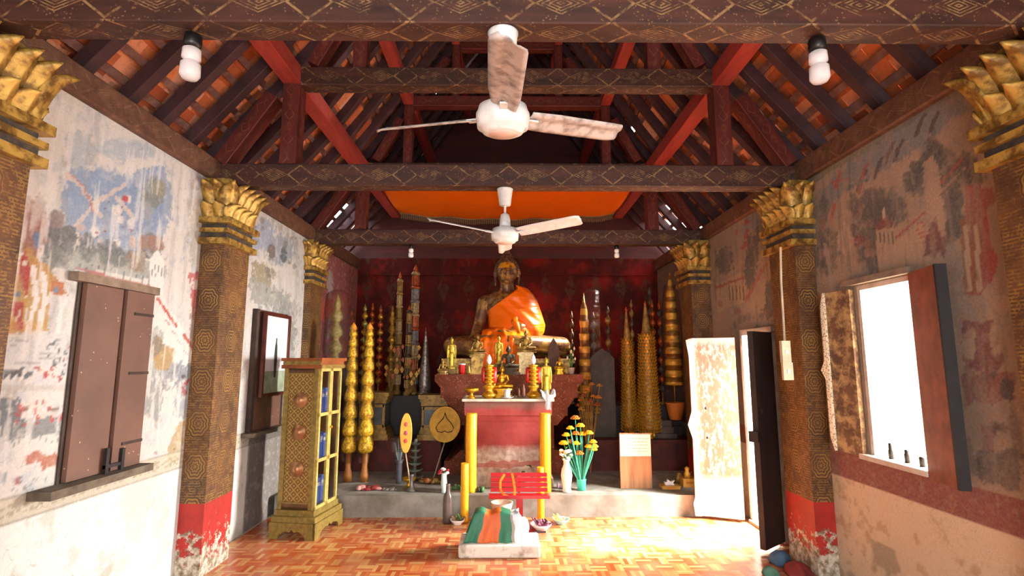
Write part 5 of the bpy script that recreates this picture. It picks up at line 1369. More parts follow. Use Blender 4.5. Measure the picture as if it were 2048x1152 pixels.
# bowls and bits at the left platform edge
x = atY(817, 980, 6.05).x
m = MB(); m.lathe([(.04, 0), (.03, .03), (.02, .05), (.06, .07), (.075, .10), (.068, .10), (.02, .075)], n=20)
tag(m.build('gold_bowl', MT['gold_b'], None, (x, 6.08, PLZ)), 'small gold offering bowl behind the narrow fan', 'bowl')
t = thing('wrapped_bouquet', 'faded bouquet in clear wrapping left of the narrow fan', 'flowers', (atY(797, 980, 6.25).x, 6.25, PLZ))
m = MB(); m.lathe([(.03, 0), (.035, .02), (.035, .22), (.05, .26)], n=12); m.build('vase', mat('grey_metal', '6a6a70', '4a4a50', .4, .4), t)
m = MB(); rr = random.Random(4)
for i in range(12): m.tube([(0, 0, .2), (rr.uniform(-.08, .06), rr.uniform(-.04, .04), rr.uniform(.42, .5))], .006, 5)
m.build('dry_stems', mat('grey_green_stems', '8a9490', '6a747a', .7), t)
m = MB(); m.lathe([(.04, .22), (.09, .36), (.12, .52), (.118, .52), (.088, .36)], n=16, wob=lambda a, z: 1+.1*math.sin(5*a)); m.build('wrapping', MT['cello'], t)
t = thing('tiered_ornament', 'grey green stack of dishes behind the narrow fan', 'ornament', (atY(829, 985, 6.4).x, 6.4, PLZ))
for i in range(6):
    m = MB(); r_ = .10-.008*i; m.lathe([(.02, .02+i*.075), (r_*.6, .025+i*.075), (r_, .05+i*.075), (r_, .055+i*.075), (.02, .045+i*.075), (.018, .095+i*.075)], n=18); m.build('dish', mat('grey_green_glaze', '7c8478', '5a6258', .4), t)
def heap(px, Y, z, w, h, cols, label, name, cat, seed, n=14):
    rr = random.Random(seed); x = atY(px, 985, Y).x; m = MB()
    for i in range(n):
        a = rr.uniform(0, 6.28); r_ = rr.random()**.5; q = .4+.6*rr.random()
        m.ball((math.cos(a)*r_*w*.7, math.sin(a)*r_*w*.3, h*.45*q), (w*.3, w*.18, h*.45*q), 8, rr.randrange(len(cols)), rot('Z', rr.uniform(0, 180)))
    return tag(m.build(name, cols, None, (x, Y, z)), label, cat)
redc = mat('crimson_cloth', '9a2420', '701818', .8, 0, 15)
heap(736, 5.95, PLZ, .17, .06, [redc, mat('pinkish_cloth', 'c88a80', 'a06a60', .8)], 'crumpled red cloth on the platform in front of the bulb columns', 'red_cloth', 'cloth', 1)
heap(778, 5.95, PLZ, .12, .035, [mat('grey_cloth', '8f8880', '6e665e', .9)], 'flat grey cloth on the platform left of the narrow fan', 'grey_cloth', 'cloth', 2)
heap(858, 6.25, PLZ, .16, .08, [mat('dry_orange', 'a8683a', '8a4a24', .8), MT['gold_d']], 'heap of dry orange garlands at the foot of the round fan', 'garland_heap', 'garlands', 3, 22)
heap(912, 5.95, PLZ, .07, .07, [green, mat('olive', '5a6a3a', None, .8)], 'small green foliage beside the left tall candle', 'foliage', 'plant', 4)
heap(962, 5.84, PLZ, .07, .07, [mat('dark_olive', '3a3a24', '2a2218', .8), green], 'dark bits of foliage right of the left tall candle', 'foliage', 'plant', 5)
heap(1120, 6.0, PLZ, .06, .09, [mat('pale_purple', 'b8a0a8', 'a08890', .8)], 'pale faded bundle at the right foot of the altar', 'faded_bundle', 'bundle', 6)
# ------------------------------------------------------------------ red book stand
RY = 5.30
P0 = atY(980, 950, RY); P1 = atY(1097, 990, RY); xw = P1.x-P0.x; cxs = (P0.x+P1.x)/2
zt = atY(1038, 950, RY+.10).z; zb = atY(1038, 990, RY).z
t = thing('book_stand', 'glossy red slatted book stand with an orange ribbon over it', 'book stand', (cxs, RY, 0))
sl = 4
for i in range(sl):
    m = MB(); f0 = i/sl; zz = zb+.02+(zt-zb)*(f0+.5/sl); yy = .02+.10*(f0+.5/sl)
    M = Matrix.Translation((0, yy, zz)) @ rot('X', -25); m.box((0, 0, 0), (xw*.98, .018, (zt-zb)/sl*.92), 0, M); m.build('slat', MT['red_lac'], t)
m = MB(); m.box((0, -.02, zb-.005), (xw*1.03, .10, .03)); m.build('lip', MT['red_lac'], t)
m = MB(); m.box((0, .10, (zb+zt)/2), (xw*.05, .03, zt-zb)); m.build('back_brace', MT['red_lac'], t)
xp = atY(1039, 1000, RY).x-cxs
m = MB(); m.box((xp, .02, (zb)/2+.0), (.065, .05, zb-.04)); m.box((xp, .02, .012), (.30, .22, .024)); m.build('pedestal_post', MT['red_lac'], t)
t2 = thing('orange_ribbon', 'orange ribbon looped over the red book stand', 'ribbon', (cxs, RY, 0))
for k, pth in enumerate((((1009, 948), (1001, 962), (1001, 978), (1008, 990), (1020, 993)), ((1024, 946), (1027, 960), (1030, 980), (1029, 992)))):
    m = MB(); pts = []
    for px, py in pth:
        yy = RY-.04+.10*max(0, (990-py)/40); q = atY(px, py, yy); pts.append(Vector((q.x-cxs, yy-RY-.012, q.z)))
    for a, b in zip(pts[:-1], pts[1:]): m.beam(a, b, .022, .006, up=(0, -1, .3))
    m.build('loop', mat('orange_ribbon', 'e87a14', 'd86a10', .5), t2)
# white footed pot under the stand
x = atY(1003, 1015, 5.5).x; m = MB(); m.lathe([(.05, 0), (.045, .04), (.05, .08), (.10, .14), (.115, .20), (.10, .20), (.05, .13)], n=24)
tag(m.build('footed_pot', mat('cream_china', 'e2cdb4', 'b88a64', .4), None, (x, 5.5, .001)), 'cream footed pot on the floor behind the striped bench', 'pot')
# striped cloth over a low bench on a white slab
BY0 = atZ(1000, 1118, 0).y
xl, xr_ = atZ(916, 1118, 0).x, atZ(1080, 1112, 0).x
slabh = .105
wm = mat('chipped_white_stone', 'dcd4c8', '9a8c7c', .8, 0, 9, .4, (.5, .7))
m = MB(); n = 30
def slab(u, v): pass
m.box((0, .17, slabh/2), (xr_-xl, .34, slabh)); 
o = m.build('stone_slab', wm, None, ((xl+xr_)/2, BY0, .001)); bv = o.modifiers.new('bevel', 'BEVEL'); bv.width = .02; bv.segments = 3
tag(o, 'chipped white slab on the floor under the striped cloth', 'slab')
yc = BY0+.17
zt = atY(985, 1022, yc).z; zl = slabh+.004
xa0, xa1 = atY(950, 1025, yc-.06).x, atY(1036, 1022, yc-.06).x; xb0, xb1 = atY(927, 1090, BY0+.05).x, atY(1045, 1092, BY0+.05).x
cw = NT('green_orange_striped_cloth'); 
at_ = cw.n('ShaderNodeAttribute', attribute_name='paint').outputs[0]
cw.bump(cw.noise(9, 3), .4, .02); MT['stripe'] = cw.fin(at_, .55, 0)
m = MB(); NU, NV = 90, 50
def drape(u, v):
    # v 0..1 : front hem -> top -> back hem
    s = abs(v-.5)*2
    if s < .30: f = 0.; yo = (v-.5)/.15*.07; z = zt-.004*math.cos(u*20)
    else:
        f = (s-.30)/.70; yo = (1 if v > .5 else -1)*(.07+.055*f); z = zt+(zl-zt)*f
    xa = xa0+(xa1-xa0)*u; xb = xb0+(xb1-xb0)*u; x = xa+(xb-xa)*f
    yo += (.006*math.sin(u*16+3*f)+.003*math.sin(u*37))*f*(1 if v > .5 else -1)
    x += .01*math.sin(v*22)*(1 if u > .9 else 0)
    return (x, yc+yo, z+.012*math.sin(u*13)*(1-f))
m.grid(drape, NU, NV); o = m.build('striped_cloth', MT['stripe'])
ca = o.data.color_attributes.new('paint', 'FLOAT_COLOR', 'POINT'); cols = []
for j in range(NV):
    for i in range(NU):
        u = i/(NU-1)+.012*math.sin(j*.5)
        c = '1f6b4c' if u < .24 else 'c85c1a' if u < .60 else '1f6b4c' if u < .83 else '9a8f84' if u < .88 else 'd2e2ea'
        cols += [*lin(c), 1]
ca.data.foreach_set('color', cols); solid(o, .006, 1); tag(o, 'green, orange and white striped cloth draped over a low bench', 'cloth')
t = thing('low_bench', 'low white bench hidden under the striped cloth', 'bench', ((xa0+xa1)/2, yc, slabh+.002))
m = MB(); m.box((0, 0, zt-slabh-.05), (xa1-xa0-.03, .11, .05)); m.build('seat', wm, t)
for s in (-1, 1): m = MB(); m.box((s*((xa1-xa0)/2-.05), 0, (zt-slabh)/2-.04), (.04, .10, zt-slabh-.08)); m.build('leg', wm, t)
# white bundle hanging over the right end
m = MB(); c = atY(1035, 1062, yc-.02)
m.ball((c.x, yc+.01, (zl+zt)/2-.02), (.055, .07, (zt-zl)/2), 14); m.ball((c.x+.05, yc-.01, zl+.09), (.05, .06, .085), 12)
tag(m.build('white_bundle', mat('white_cotton', 'f4f2f0')), 'white cloth bundle slumped at the right end of the striped cloth', 'cloth')
m = MB(); c = atY(1038, 1072, yc-.09); m.ball((c.x, yc-.066, c.z), (.025, .012, .035), 10)
tag(m.build('orange_flower', mat('orange_petal', 'e06a30', None, .7)), 'small orange flower pinned on the white bundle', 'flower')
# bowls on the floor
def bowl(px, py, r, h, mt, label, fills, seed):
    p = atZ(px, py, 0); t = thing('bowl', label, 'bowl', (p.x, p.y, .001)); m = MB()
    m.lathe([(r*.5, 0), (r*.52, .008), (r*.85, h*.6), (r, h), (r*.95, h), (r*.8, h*.6), (r*.3, .015)], n=26); m.build('dish', mt, t)
    rr = random.Random(seed)
    m = MB()
    for i in range(14):
        a = rr.uniform(0, 6.28); k = rr.random()**.5*.6*r; d = rr.uniform(0, 6.28)
        m.tube([(math.cos(a)*k, math.sin(a)*k, h*.7), (math.cos(a)*k+math.cos(d)*.05, math.sin(a)*k+math.sin(d)*.05, h*.9+rr.random()*.05)], rr.uniform(.005, .012), 6, rr.randrange(len(fills)))
    m.build('contents', fills, t); return t
wc_ = mat('white_china', 'f2efea')
dkf = mat('dark_bits', '4a2c30', '2e1c20', .7)
bowl(915, 1049, .075, .05, wc_, 'white bowl with green leaves at the foot of the short candle', [green, mat('dry_stick', '8a6a4a')], 1)
bowl(1082, 1060, .105, .06, wc_, 'white bowl of dark sticks right of the red stand', [dkf, mat('purple_bits', '7a3a50', None, .6)], 2)
bowl(1122, 1048, .085, .05, mat('pale_teal_china', 'a8ccc4', '8ab8b0', .4), 'pale teal bowl of yellow petals on the floor right of the red stand', [mat('yellow_petals', 'e8cc50', None, .6), cream], 3)
for i, (px, py, an, L_, mt, lb, nm) in enumerate(((1078, 1066, .15, .13, dkf, 'dark flat stick on the floor in front of the bowl of sticks', 'dark_stick'), (1062, 1076, 0, .10, MT['red_lac'], 'short red stick on the floor beside the striped cloth', 'red_stick'))):
    p = atZ(px, py, 0); m = MB(); m.box((0, 0, .008), (L_, .018, .014)); o = m.build(nm, mt, None, (p.x, p.y, .001)); o.rotation_euler.z = an; tag(o, lb, 'stick')
# small white flower near altar behind the stand
x = atY(1052, 945, 5.95).x
v, _x = vase(1054, 5.95, PLZ, .12, .025, wc_, 'tiny white vase behind the red book stand'), 0
bouquet('white_bloom', 'single round white bloom with a leaf behind the red book stand', (x, 5.95, PLZ+.11), [(0, 0, .06), (.03, 0, .03)], green, wc_, .003, .032, leafs=3, leaf_mt=green)

# ------------------------------------------------------------------ notice board and donation boxes at the right
NY = 6.0; a = atY(1238, 866, NY); b = atY(1300, 866, NY); w = b.x-a.x; zt = a.z
t = thing('notice_board', 'upright brown board with a white notice on its top, right of the altar', 'notice board', ((a.x+b.x)/2, NY, PLZ+.001))
wb = NT('plywood'); wv = wb.n('ShaderNodeTexNoise', {'Vector': wb.n('ShaderNodeMapping', {'Vector': wb.obj(), 'Scale': (12, 12, 1)}).outputs[0], 'Scale': 2, 'Detail': 4}).outputs[0]
h = zt-PLZ
m = MB(); m.box((0, 0, h/2), (w, .03, h)); m.box((0, .10, .02), (w*.9, .2, .04)); m.build('board', wb.fin(wb.mix(wb.step(wv, .35, .65), c4('8a5c3c'), c4('b07e58')), .5), t)
m = MB(); m.box((0, -.018, h-.13), (w*.98, .004, .235)); pm = m.build('paper', mat('white_paper', 'f2ede4', 'e6ded2', .8, bump=0), t); pm['label'] = 'white printed notice'
m = MB(); rr = random.Random(1)
for r_ in range(5):
    x = -w*.38
    while x < w*.36:
        l = rr.uniform(.015, .05); m.box((x+l/2, -.0212, h-.06-r_*.034), (l, .0012, .006)); x += l+.008
m.build('printed_lines', mat('faint_ink', 'b89888', None, .8, bump=0), t)
ybx = mat('varnished_wood_box', 'd09a3c', 'b8802c', .4, 0, 6)
def dbox(px0, px1, pyt, Y, label, d=.14, extra=None):
    a = atY(px0, pyt, Y); b = atY(px1, pyt, Y); w = b.x-a.x; h = a.z-PLZ
    t = thing('wooden_box', label, 'box', ((a.x+b.x)/2, Y, PLZ+.001)); m = MB(); m.box((0, d/2, h/2-.006), (w*.94, d*.94, h-.012)); m.build('body', ybx, t)
    m = MB(); m.box((0, d/2, h-.006), (w, d, .012)); m.build('lid', ybx, t)
    m = MB(); m.box((0, .003, h*.55), (w*.5, .006, h*.25)); m.build('label_plate', mat('orange_label', 'c8641e', None, .5, bump=0), t); return t, a, b, h
t, a, b, h = dbox(1324, 1362, 973, 5.93, 'small varnished wooden box on the platform beside the white door leaf')
t, a2, b2, h2 = dbox(1366, 1392, 958, 6.02, 'taller wooden box partly behind the white door leaf')
m = MB(); m.prism([(-.05, 0), (.05, 0), (.035, .025), (.055, .05), (.01, .035), (-.02, .06), (-.035, .03), (-.06, .035)], -.02, .02)
tag(m.build('white_ornament', wc_, None, ((a.x+b.x)/2, 6.0, PLZ+h+.002)), 'small white folded ornament on the nearest wooden box', 'ornament')
m = MB(); m.lathe([(.03, 0), (.035, .04), (.02, .07), (.03, .10), (.005, .12)], n=14); tag(m.build('small_jar', MT['gold_paint'], None, ((a2.x+b2.x)/2, 6.09, PLZ+h2+.002)), 'small gold jar on the taller wooden box', 'jar')
m = MB(); m.lathe([(.03, 0), (.045, .05), (.03, .10), (.015, .12)], n=14); tag(m.build('small_jar', MT['gold_d'], None, (atY(1358, 970, 6.25).x, 6.25, PLZ)), 'dull gold jar on the platform behind the nearest wooden box', 'jar')

# ------------------------------------------------------------------ glass cabinet
# front-left corner and side face towards the camera
ca = atZ(553, 1068, 0); cb = atZ(641, 1082, 0); cc = atZ(687, 1038, 0)
ux = (Vector((cb.x, cb.y, 0))-Vector((ca.x, ca.y, 0))); Wc = ux.length; ang = math.atan2(ux.y, ux.x)
uy = Vector((cc.x, cc.y, 0))-Vector((cb.x, cb.y, 0)); Dc = max(uy.length, .3)
CT = atY(642, 716, cb.y).z
vx, vy = Vector((cb.x, cb.y, 0)), (uy.normalized())
# local frame: origin at corner cb; +x along the glazed front (away), +y to the left along the near side
angf = (math.atan2(uy.y, uy.x)*.6+(math.atan2(-ux.y, -ux.x)-PI/2)*.4)
t = thing('glass_cabinet', 'gilded brown cabinet with glazed doors standing at the left wall', 'cabinet', (cb.x, cb.y, .001)); t.rotation_euler.z = angf
Hc = CT; G = MT['gold_paint']; Dn = Dc-.24; Wn = Wc-.17
t.location = Vector((cb.x, cb.y, .001))+Matrix.Rotation(angf, 3, 'Z') @ Vector((.06, .125, 0)); CABO = Vector(t.location)
gb = mat('cabinet_olive_gold', '8c7638', '6e5a26', .45, .2, 25, .2); gr = mat('cabinet_brown', '6a4420', '4c2e14', .45, 0, 10, .15)
lat = NT('lattice_panel'); ou = lat.n('ShaderNodeSeparateXYZ', {0: lat.obj()})
uu = lat.math('ADD', ou.outputs[1], 0); P_ = .075
d1 = lat.math('FRACT', lat.math('DIVIDE', lat.math('ADD', uu, ou.outputs[2]), P_)); d2 = lat.math('FRACT', lat.math('DIVIDE', lat.math('SUBTRACT', uu, ou.outputs[2]), P_))
ml = lat.math('MAXIMUM', lat.math('LESS_THAN', d1, .12), lat.math('LESS_THAN', d2, .12))
dt = lat.math('MULTIPLY', lat.math('LESS_THAN', lat.math('ABSOLUTE', lat.math('SUBTRACT', d1, .56)), .12), lat.math('LESS_THAN', lat.math('ABSOLUTE', lat.math('SUBTRACT', d2, .56)), .12))
LAT = lat.fin(lat.mix(lat.math('MULTIPLY', lat.math('MAXIMUM', ml, dt), .8), c4('6e4e1e'), c4('b49a4c')), .45, .1)
# shell: near side (x=0 plane, facing -x), back, top, base. box extends x 0..Dn, y 0..Wn
z0, z1 = .24, Hc-.10
m = MB(); m.bbox(.0, Dn, Wn-.02, Wn, z0, z1); m.bbox(Dn-.02, Dn, .0, Wn, z0, z1); m.bbox(0, Dn, 0, Wn, z0, z0+.02); m.bbox(0, Dn, 0, Wn, z1-.02, z1)
m.build('carcass', gr, t)
m = MB(); m.bbox(.0, .022, .0, Wn, z0, z1); m.build('side_board', gr, t)
m = MB(); m.bbox(-.006, 0, Wn*.13, Wn*.87, z0+.06, z1-.05); m.build('lattice_panel', LAT, t)
m = MB()
for y in (.02, Wn-.02): m.bbox(-.012, 0, y-.02, y+.02, z0, z1)
for y in (Wn*.13, Wn*.87): m.bbox(-.014, 0, y-.006, y+.006, z0+.06, z1-.05)
for z in (z0+.06, z1-.05): m.bbox(-.014, 0, Wn*.13, Wn*.87, z-.006, z+.006)
m.build('gold_beading', gb, t)
for zf in (.28, .54, .77):
    m = MB(); zc = z0+(z1-z0)*zf; M = Matrix.Translation((-.004, Wn/2, zc)) @ rot('Y', -90)
    m.lathe([(.075, 0), (.07, .012), (.045, .014), (.04, .028), (.012, .04)], n=24, M=M); o = m.build('round_boss', MT['gold_b2'] if 'gold_b2' in MT else mat('coppery_boss', '8a6038', 'b08058', .3, .5), t)
m = MB(); m.bbox(-.04, Dn+.03, -.04, Wn+.02, z1, z1+.035); m.bbox(-.03, Dn+.02, -.03, Wn+.01, z1+.035, z1+.07); m.bbox(-.05, Dn+.04, -.05, Wn+.02, z1+.07, Hc)
m.build('cornice', [mat('cornice_red_brown', '8a4a1c', '70380f', .45)], t)
m = MB(); m.bbox(-.034, Dn+.0, -.044, -.040, z1+.0, z1+.035); m.bbox(-.046, -.04, -.04, Wn, z1+.035, z1+.07); m.build('cornice_gilding', gb, t)
m = MB(); m.bbox(-.03, Dn+.02, -.03, Wn+.01, z0-.05, z0); m.bbox(-.06, Dn+.04, -.06, Wn+.02, .13, z0-.05); m.build('plinth', gb, t)
m = MB()
def apr(L_):   # scalloped apron with bracket feet, in (s,z)
    return [(0, 0), (.09, 0), (.10, .035), (.13, .055), (L_*.36, .07), (L_*.45, .06), (L_/2, .085), (L_*.55, .06), (L_*.64, .07), (L_-.13, .055), (L_-.10, .035), (L_-.09, 0), (L_, 0), (L_, .14), (0, .14)]
Ls = Wn+.10; m.prism([(x, z) for x, z in apr(Ls)], 0, .025, M=Matrix.Translation((-.075, -.07, 0)) @ rot('Z', 90) @ Matrix.Scale(-1, 4, (0, 1, 0))); m.build('apron', gb, t)
m = MB(); Lf = Dn+.12; m.prism(apr(Lf), 0, .025, M=Matrix.Translation((-.075, -.075, 0))); m.build('apron', gb, t)
# two glazed doors on face y=0 (facing -y local)
glass = NT('cabinet_glass'); GL = glass.fin((1, 1, 1, 1), .03, 0, .5, **{'Transmission Weight': 1.0, 'IOR': 1.3, 'Alpha': .35})
for dx0, dx1 in ((.0, Dn/2-.002), (Dn/2+.002, Dn)):
    d = bpy.data.objects.new('door', None); COL.objects.link(d); d.parent = t
    m = MB()
    for x in (dx0, dx1-.028): m.bbox(x, x+.028, -.022, 0, z0, z1)
    for k in range(4):
        z = z0+(z1-z0-.028)*k/3; m.bbox(dx0, dx1, -.022, 0, z, z+.030)
    m.build('door_frame', mat('pale_gold_frame', 'c4ae62', 'a08a44', .45, .15, 25), d)
    m = MB(); m.bbox(dx0+.02, dx1-.02, -.010, -.006, z0+.02, z1-.02); m.build('pane', GL, d)
m = MB(); m.ball((Dn/2+.02, -.03, z0+(z1-z0)*.56), .014, 10); m.build('knob', goldb, t)
for k in (1, 2):
    m = MB(); z = z0+(z1-z0-.028)*k/3; m.bbox(.022, Dn-.02, .01, Wn-.02, z, z+.015); m.build('shelf', gr, t)
tw = t.rotation_euler.to_matrix()
blue = mat('blue_book_cover', '3c64b8', '2c4c98', .5, 0, 6)
for k in range(3):
    zb_ = z0+.022 if k == 0 else z0+(z1-z0-.028)*k/3+.017
    x = .03; i = 0
    while x < Dn-.11:
        w_ = .055+.008*((i*7+k) % 3); hh = .22+.02*((i+k) % 2); m = MB(); m.box((0, .10, hh/2), (w_*.96, .16, hh)); m.box((0, .018, hh*.75), (w_*.7, .003, .03), 1)
        pos = CABO+tw @ Vector((x+w_/2, .03, zb_+.001)); o = m.build('blue_volume', [blue, MT['white']], None, pos); o.rotation_euler.z = angf
        tag(o, f'blue bound volume on the {("bottom", "middle", "top")[k]} shelf inside the glass cabinet', 'book', f'blue volumes on the {("bottom", "middle", "top")[k]} cabinet shelf'); x += w_+.002; i += 1; o['label'] = f'{ORD[i-1]} blue volume from the near end of the {("bottom", "middle", "top")[k]} cabinet shelf'
        if x > Dn*.55: break

# ------------------------------------------------------------------ left window with closed shutters
def box_part(name, b, mt, parent, mi=0):
    m = MB(); m.bbox(*b, mi); return m.build(name, mt, parent)
Yw0, Yw1, zw0, zw1 = 3.03, 3.60, .93, 2.05
t = bpy.data.objects.new('window_1', None); COL.objects.link(t); t.location = (XL, (Yw0+Yw1)/2, zw0); struct(t); hw = (Yw1-Yw0)/2; hh = zw1-zw0
box_part('frame', (0.002, .012, -hw-.02, hw+.01, 0, hh), mat('dark_frame', '4a3a30', '33261e', .8), t)
box_part('frame', (0.002, .03, hw, hw+.02, 0, hh), mat('dark_frame', '4a3a30'), t)
box_part('backing', (.002, .013, -hw, hw, 0, hh), mat('black_plastic', '101010'), t)
m = MB(); m.bbox(.004, .06, -hw-.09, hw+.04, hh, hh+.05); m.build('lintel', mat('dusty_lintel', '8a7868', '6a5848', .85), t)
m = MB(); m.bbox(.004, .13, -hw-.19, hw+.03, -.045, 0); m.build('window_sill', mat('dusty_sill', '6e6252', '4c4236', .85), t)
sp = NT('spattered_brown_paint'); pts_ = sp.math('MULTIPLY', sp.math('LESS_THAN', sp.vor(26), .12), sp.math('GREATER_THAN', sp.noise(5), .55))
MT['shut'] = sp.fin(sp.mix(sp.math('MULTIPLY', pts_, .7), sp.mix(sp.step(sp.noise(3, 5), .35, .65), c4('5a3e32'), c4('6c4c3e')), c4('c8b49c')), .5)
mid = .02
m = MB(); m.bbox(.014, .042, -hw+.003, mid-.012, .005, hh-.004); m.build('shutter', MT['shut'], t)
m = MB(); m.bbox(.014, .056, mid+.007, hw-.003, .005, hh-.004); s2 = m.build('shutter', MT['shut'], t)
for zf in (.13, .52, .86):
    m = MB(); m.bbox(.0565, .062, .10, hw-.003, hh*zf, hh*zf+.018); m.build('strap_hinge', mat('rusty_iron', '4a382c', '302420', .7, .3), s2)
for yy, hz in ((-.04, .15), (.09, .13)):
    m = MB(); m.bbox(.056, .075, yy, yy+.025, 0.0, hz); m.build('bolt', mat('dark_iron', '2a221e', '1c1614', .6, .3), t)
m = MB(); m.bbox(.056, .072, -.04, .115, .03, .05); m.build('bolt', mat('dark_iron', '2a221e'), t)

# second left window: shutters with the framed picture hung before them
Ya, Yb_ = atX(505, 700, XL).y, atX(560, 700, XL).y
za, zb2 = atX(505, 795, XL).z, atX(505, 617, XL).z
t = bpy.data.objects.new('window_2', None); COL.objects.link(t); t.location = (XL, (Ya+Yb_)/2, .93); struct(t); hw = (Yb_-Ya)/2; hh = zb2-.93
box_part('shutter', (.004, .04, -hw, -.003, 0, hh), MT['shut'], t); box_part('shutter', (.004, .04, .003, hw, 0, hh), MT['shut'], t)
box_part('frame', (.002, .05, -hw-.05, -hw-.002, 0, hh), mat('dark_frame', '4a3a30'), t); box_part('frame', (.002, .05, hw+.002, hw+.03, 0, hh), mat('dark_frame', '4a3a30'), t)
box_part('window_sill', (.004, .12, -hw-.12, hw+.04, -.04, -.002), mat('dusty_sill', '6e6252'), t)
t = thing('framed_picture', 'framed pale picture of a dark standing figure, leaning on the closed left shutters', 'picture', (XL+.075, (Ya+Yb_)/2+.01, za))
H_ = zb2-za-.02; q = hw-.01; fr = mat('mahogany_frame', '5c2418', '40180f', .4)
m = MB(); m.bbox(0, .03, -q, -q+.035, 0, H_); m.bbox(0, .03, q-.035, q, 0, H_); m.bbox(0, .03, -q+.035, q-.035, 0, .035); m.bbox(0, .03, -q+.035, q-.035, H_-.035, H_); m.build('frame', fr, t)
m = MB(); m.bbox(.004, .012, -q+.035, q-.035, .035, H_-.035); m.build('print', mat('pale_print', 'e2e6e8', 'ccd2d0', .5, 0, 3, bump=0), t)
m = MB(); m.bbox(.012, .0135, -q+.035, q-.035, .035, H_*.30); m.build('print_ground', mat('print_green', 'a8b49a', '7c8a70', .6, bump=0), t)
m = MB()
m.grid(lambda u, v: (.0145, (u-.5)*.06*(1.2-abs(v-.45)*1.0)*(1 if v < .85 else .6), H_*(.22+.48*v)), 8, 16); m.build('print_figure', mat('print_dark', '3c4238', '22261f', .6, bump=0), t)
t['label'] = 'framed pale picture of a dark upright figure hanging in front of the second left window'

# ------------------------------------------------------------------ right window with open shutters
y0, y1, z0, z1 = WIN
wr = mat('worn_red_brown_panel', '8a4c38', '6a3a2c', .6, 0, 9, .3); wpale = mat('pale_window_frame', 'c8bcb0', 'a89888', .6)
t = bpy.data.objects.new('window_3', None); COL.objects.link(t); t.location = (XR, (y0+y1)/2, z0); struct(t); hw = (y1-y0)/2; hh = z1-z0
m = MB(); m.bbox(.0, .12, hw-.035, hw-.001, 0, hh); m.bbox(.0, .12, -hw+.001, -hw+.03, 0, hh); m.bbox(0, .12, -hw+.03, hw-.035, hh-.035, hh-.001); m.build('window_frame', wpale, t)
m = MB(); m.bbox(-.06, .36, -hw-.02, hw+.04, -.03, .004); m.build('window_sill', wpale, t)
m = MB(); m.bbox(-.05, -.004, -hw-.02, hw+.08, hh+.005, hh+.045); m.build('lintel', mat('dusty_lintel', '8a7868'), t)
for i, yy in enumerate((.10, -.04, -.16)):
    m = MB(); m.lathe([(.016, 0), (.016, .05), (.012, .06), (.012, .10-.02*i)], (.02, yy, .004), 8); m.build('peg', mat('dark_iron', '2a221e'), t)
carv = NT('carved_gilt_edge'); MT['carved'] = carv.fin(carv.mix(carv.step(carv.vor(60), .2, .45), c4('8a7a58'), c4('e6dcc0')), .5, .1)
shp = NT('peeling_carved_panel'); fnz = shp.noise(11, 7, .7)
MT['panel_old'] = shp.fin(shp.mix(shp.step(fnz, .45, .6), shp.mix(shp.step(shp.noise(4, 5), .4, .6), c4('6a4a34'), c4('4a3024')), c4('a88a5c')), .6)
def rhomb_edge(h, n=1):
    # carved strip silhouette in (s,z): flat with a lozenge bulge in the middle and pointed ends
    w = .035
    return [(0, 0), (w, .10), (w, h*.44), (w*2.2, h*.5), (w, h*.56), (w, h-.10), (0, h)]
def shutter(hx, hy, fx, fy, z0, z1, name, parent_label, mats, strip=True, strip_m=None, cat=None, parent=None, th=.035):
    d = Vector((fx-hx, fy-hy, 0)); L_ = d.length; an = math.atan2(d.y, d.x)
    o = bpy.data.objects.new(name, None); COL.objects.link(o)
    if parent: o.parent = parent; o.location = Vector((hx, hy, z0))-Vector(parent.location)
    else: o.location = (hx, hy, z0)
    o.rotation_euler.z = an; h = z1-z0
    m = MB(); m.bbox(.005, L_, -th/2, th/2, 0, h); m.build('panel', mats, o)
    if strip:
        m = MB(); m.prism([(L_-.02+x, z+.0) for x, z in rhomb_edge(h)], -th/2-.022, -th/2-.001 if strip > 0 else 0); 
        if strip == 2: m = MB(); m.prism([(L_-.045+x, z+.0) for x, z in rhomb_edge(h)], th/2+.001, th/2+.022)
        m.build('carved_strip', strip_m or MT['carved'], o)
    return o, L_, h
o, L_, h = shutter(XR-.025, y1+.02, XR-.07, y1+.29, z0-.01, z1-.02, 'shutter', '', MT['panel_old'], 2, parent=t)
o, L_, h = shutter(XR-.03, y0-.02, XR-.12, y0-.33, z0-.03, z1, 'shutter', '', wr, 0, parent=t)
m = MB(); m.bbox(L_-.0, L_+.02, -.02, .035, .0, h); m.build('shade_strip', mat('blue_black_shade', '22201f', '151416', .7), o)  # dark strip in place of the shaded gap beside the near shutter

# ------------------------------------------------------------------ door
y0, y1, z0, z1 = DOOR
t = bpy.data.objects.new('door_1', None); COL.objects.link(t); t.location = (XR, (y0+y1)/2, 0); struct(t); hw = (y1-y0)/2
m = MB(); m.bbox(-.05, .10, hw-.03, hw+.02, 0, z1); m.bbox(-.05, .10, -hw-.02, -hw+.03, 0, z1); m.bbox(-.05, .10, -hw-.02, hw+.02, z1-.01, z1+.05); m.build('door_frame', mat('grey_door_frame', 'b0a89c', '8a8074', .7), t)
m = MB(); m.bbox(-.08, .4, -hw, hw, 0, .03); m.build('threshold', mat('threshold_wood', '8a7460', '6a5644', .7), t)
pw = NT('peeling_white_paint'); nz_ = pw.noise(14, 8, .75, vec=pw.n('ShaderNodeMapping', {'Vector': pw.obj(), 'Scale': (2, 2, .8)}).outputs[0])
zz_ = pw.n('ShaderNodeSeparateXYZ', {0: pw.obj()}).outputs[2]
mid_ = pw.math('MULTIPLY', pw.step(zz_, .32, .42), pw.step(zz_, 1.80, 1.72))
pw.bump(nz_, .3, .01)
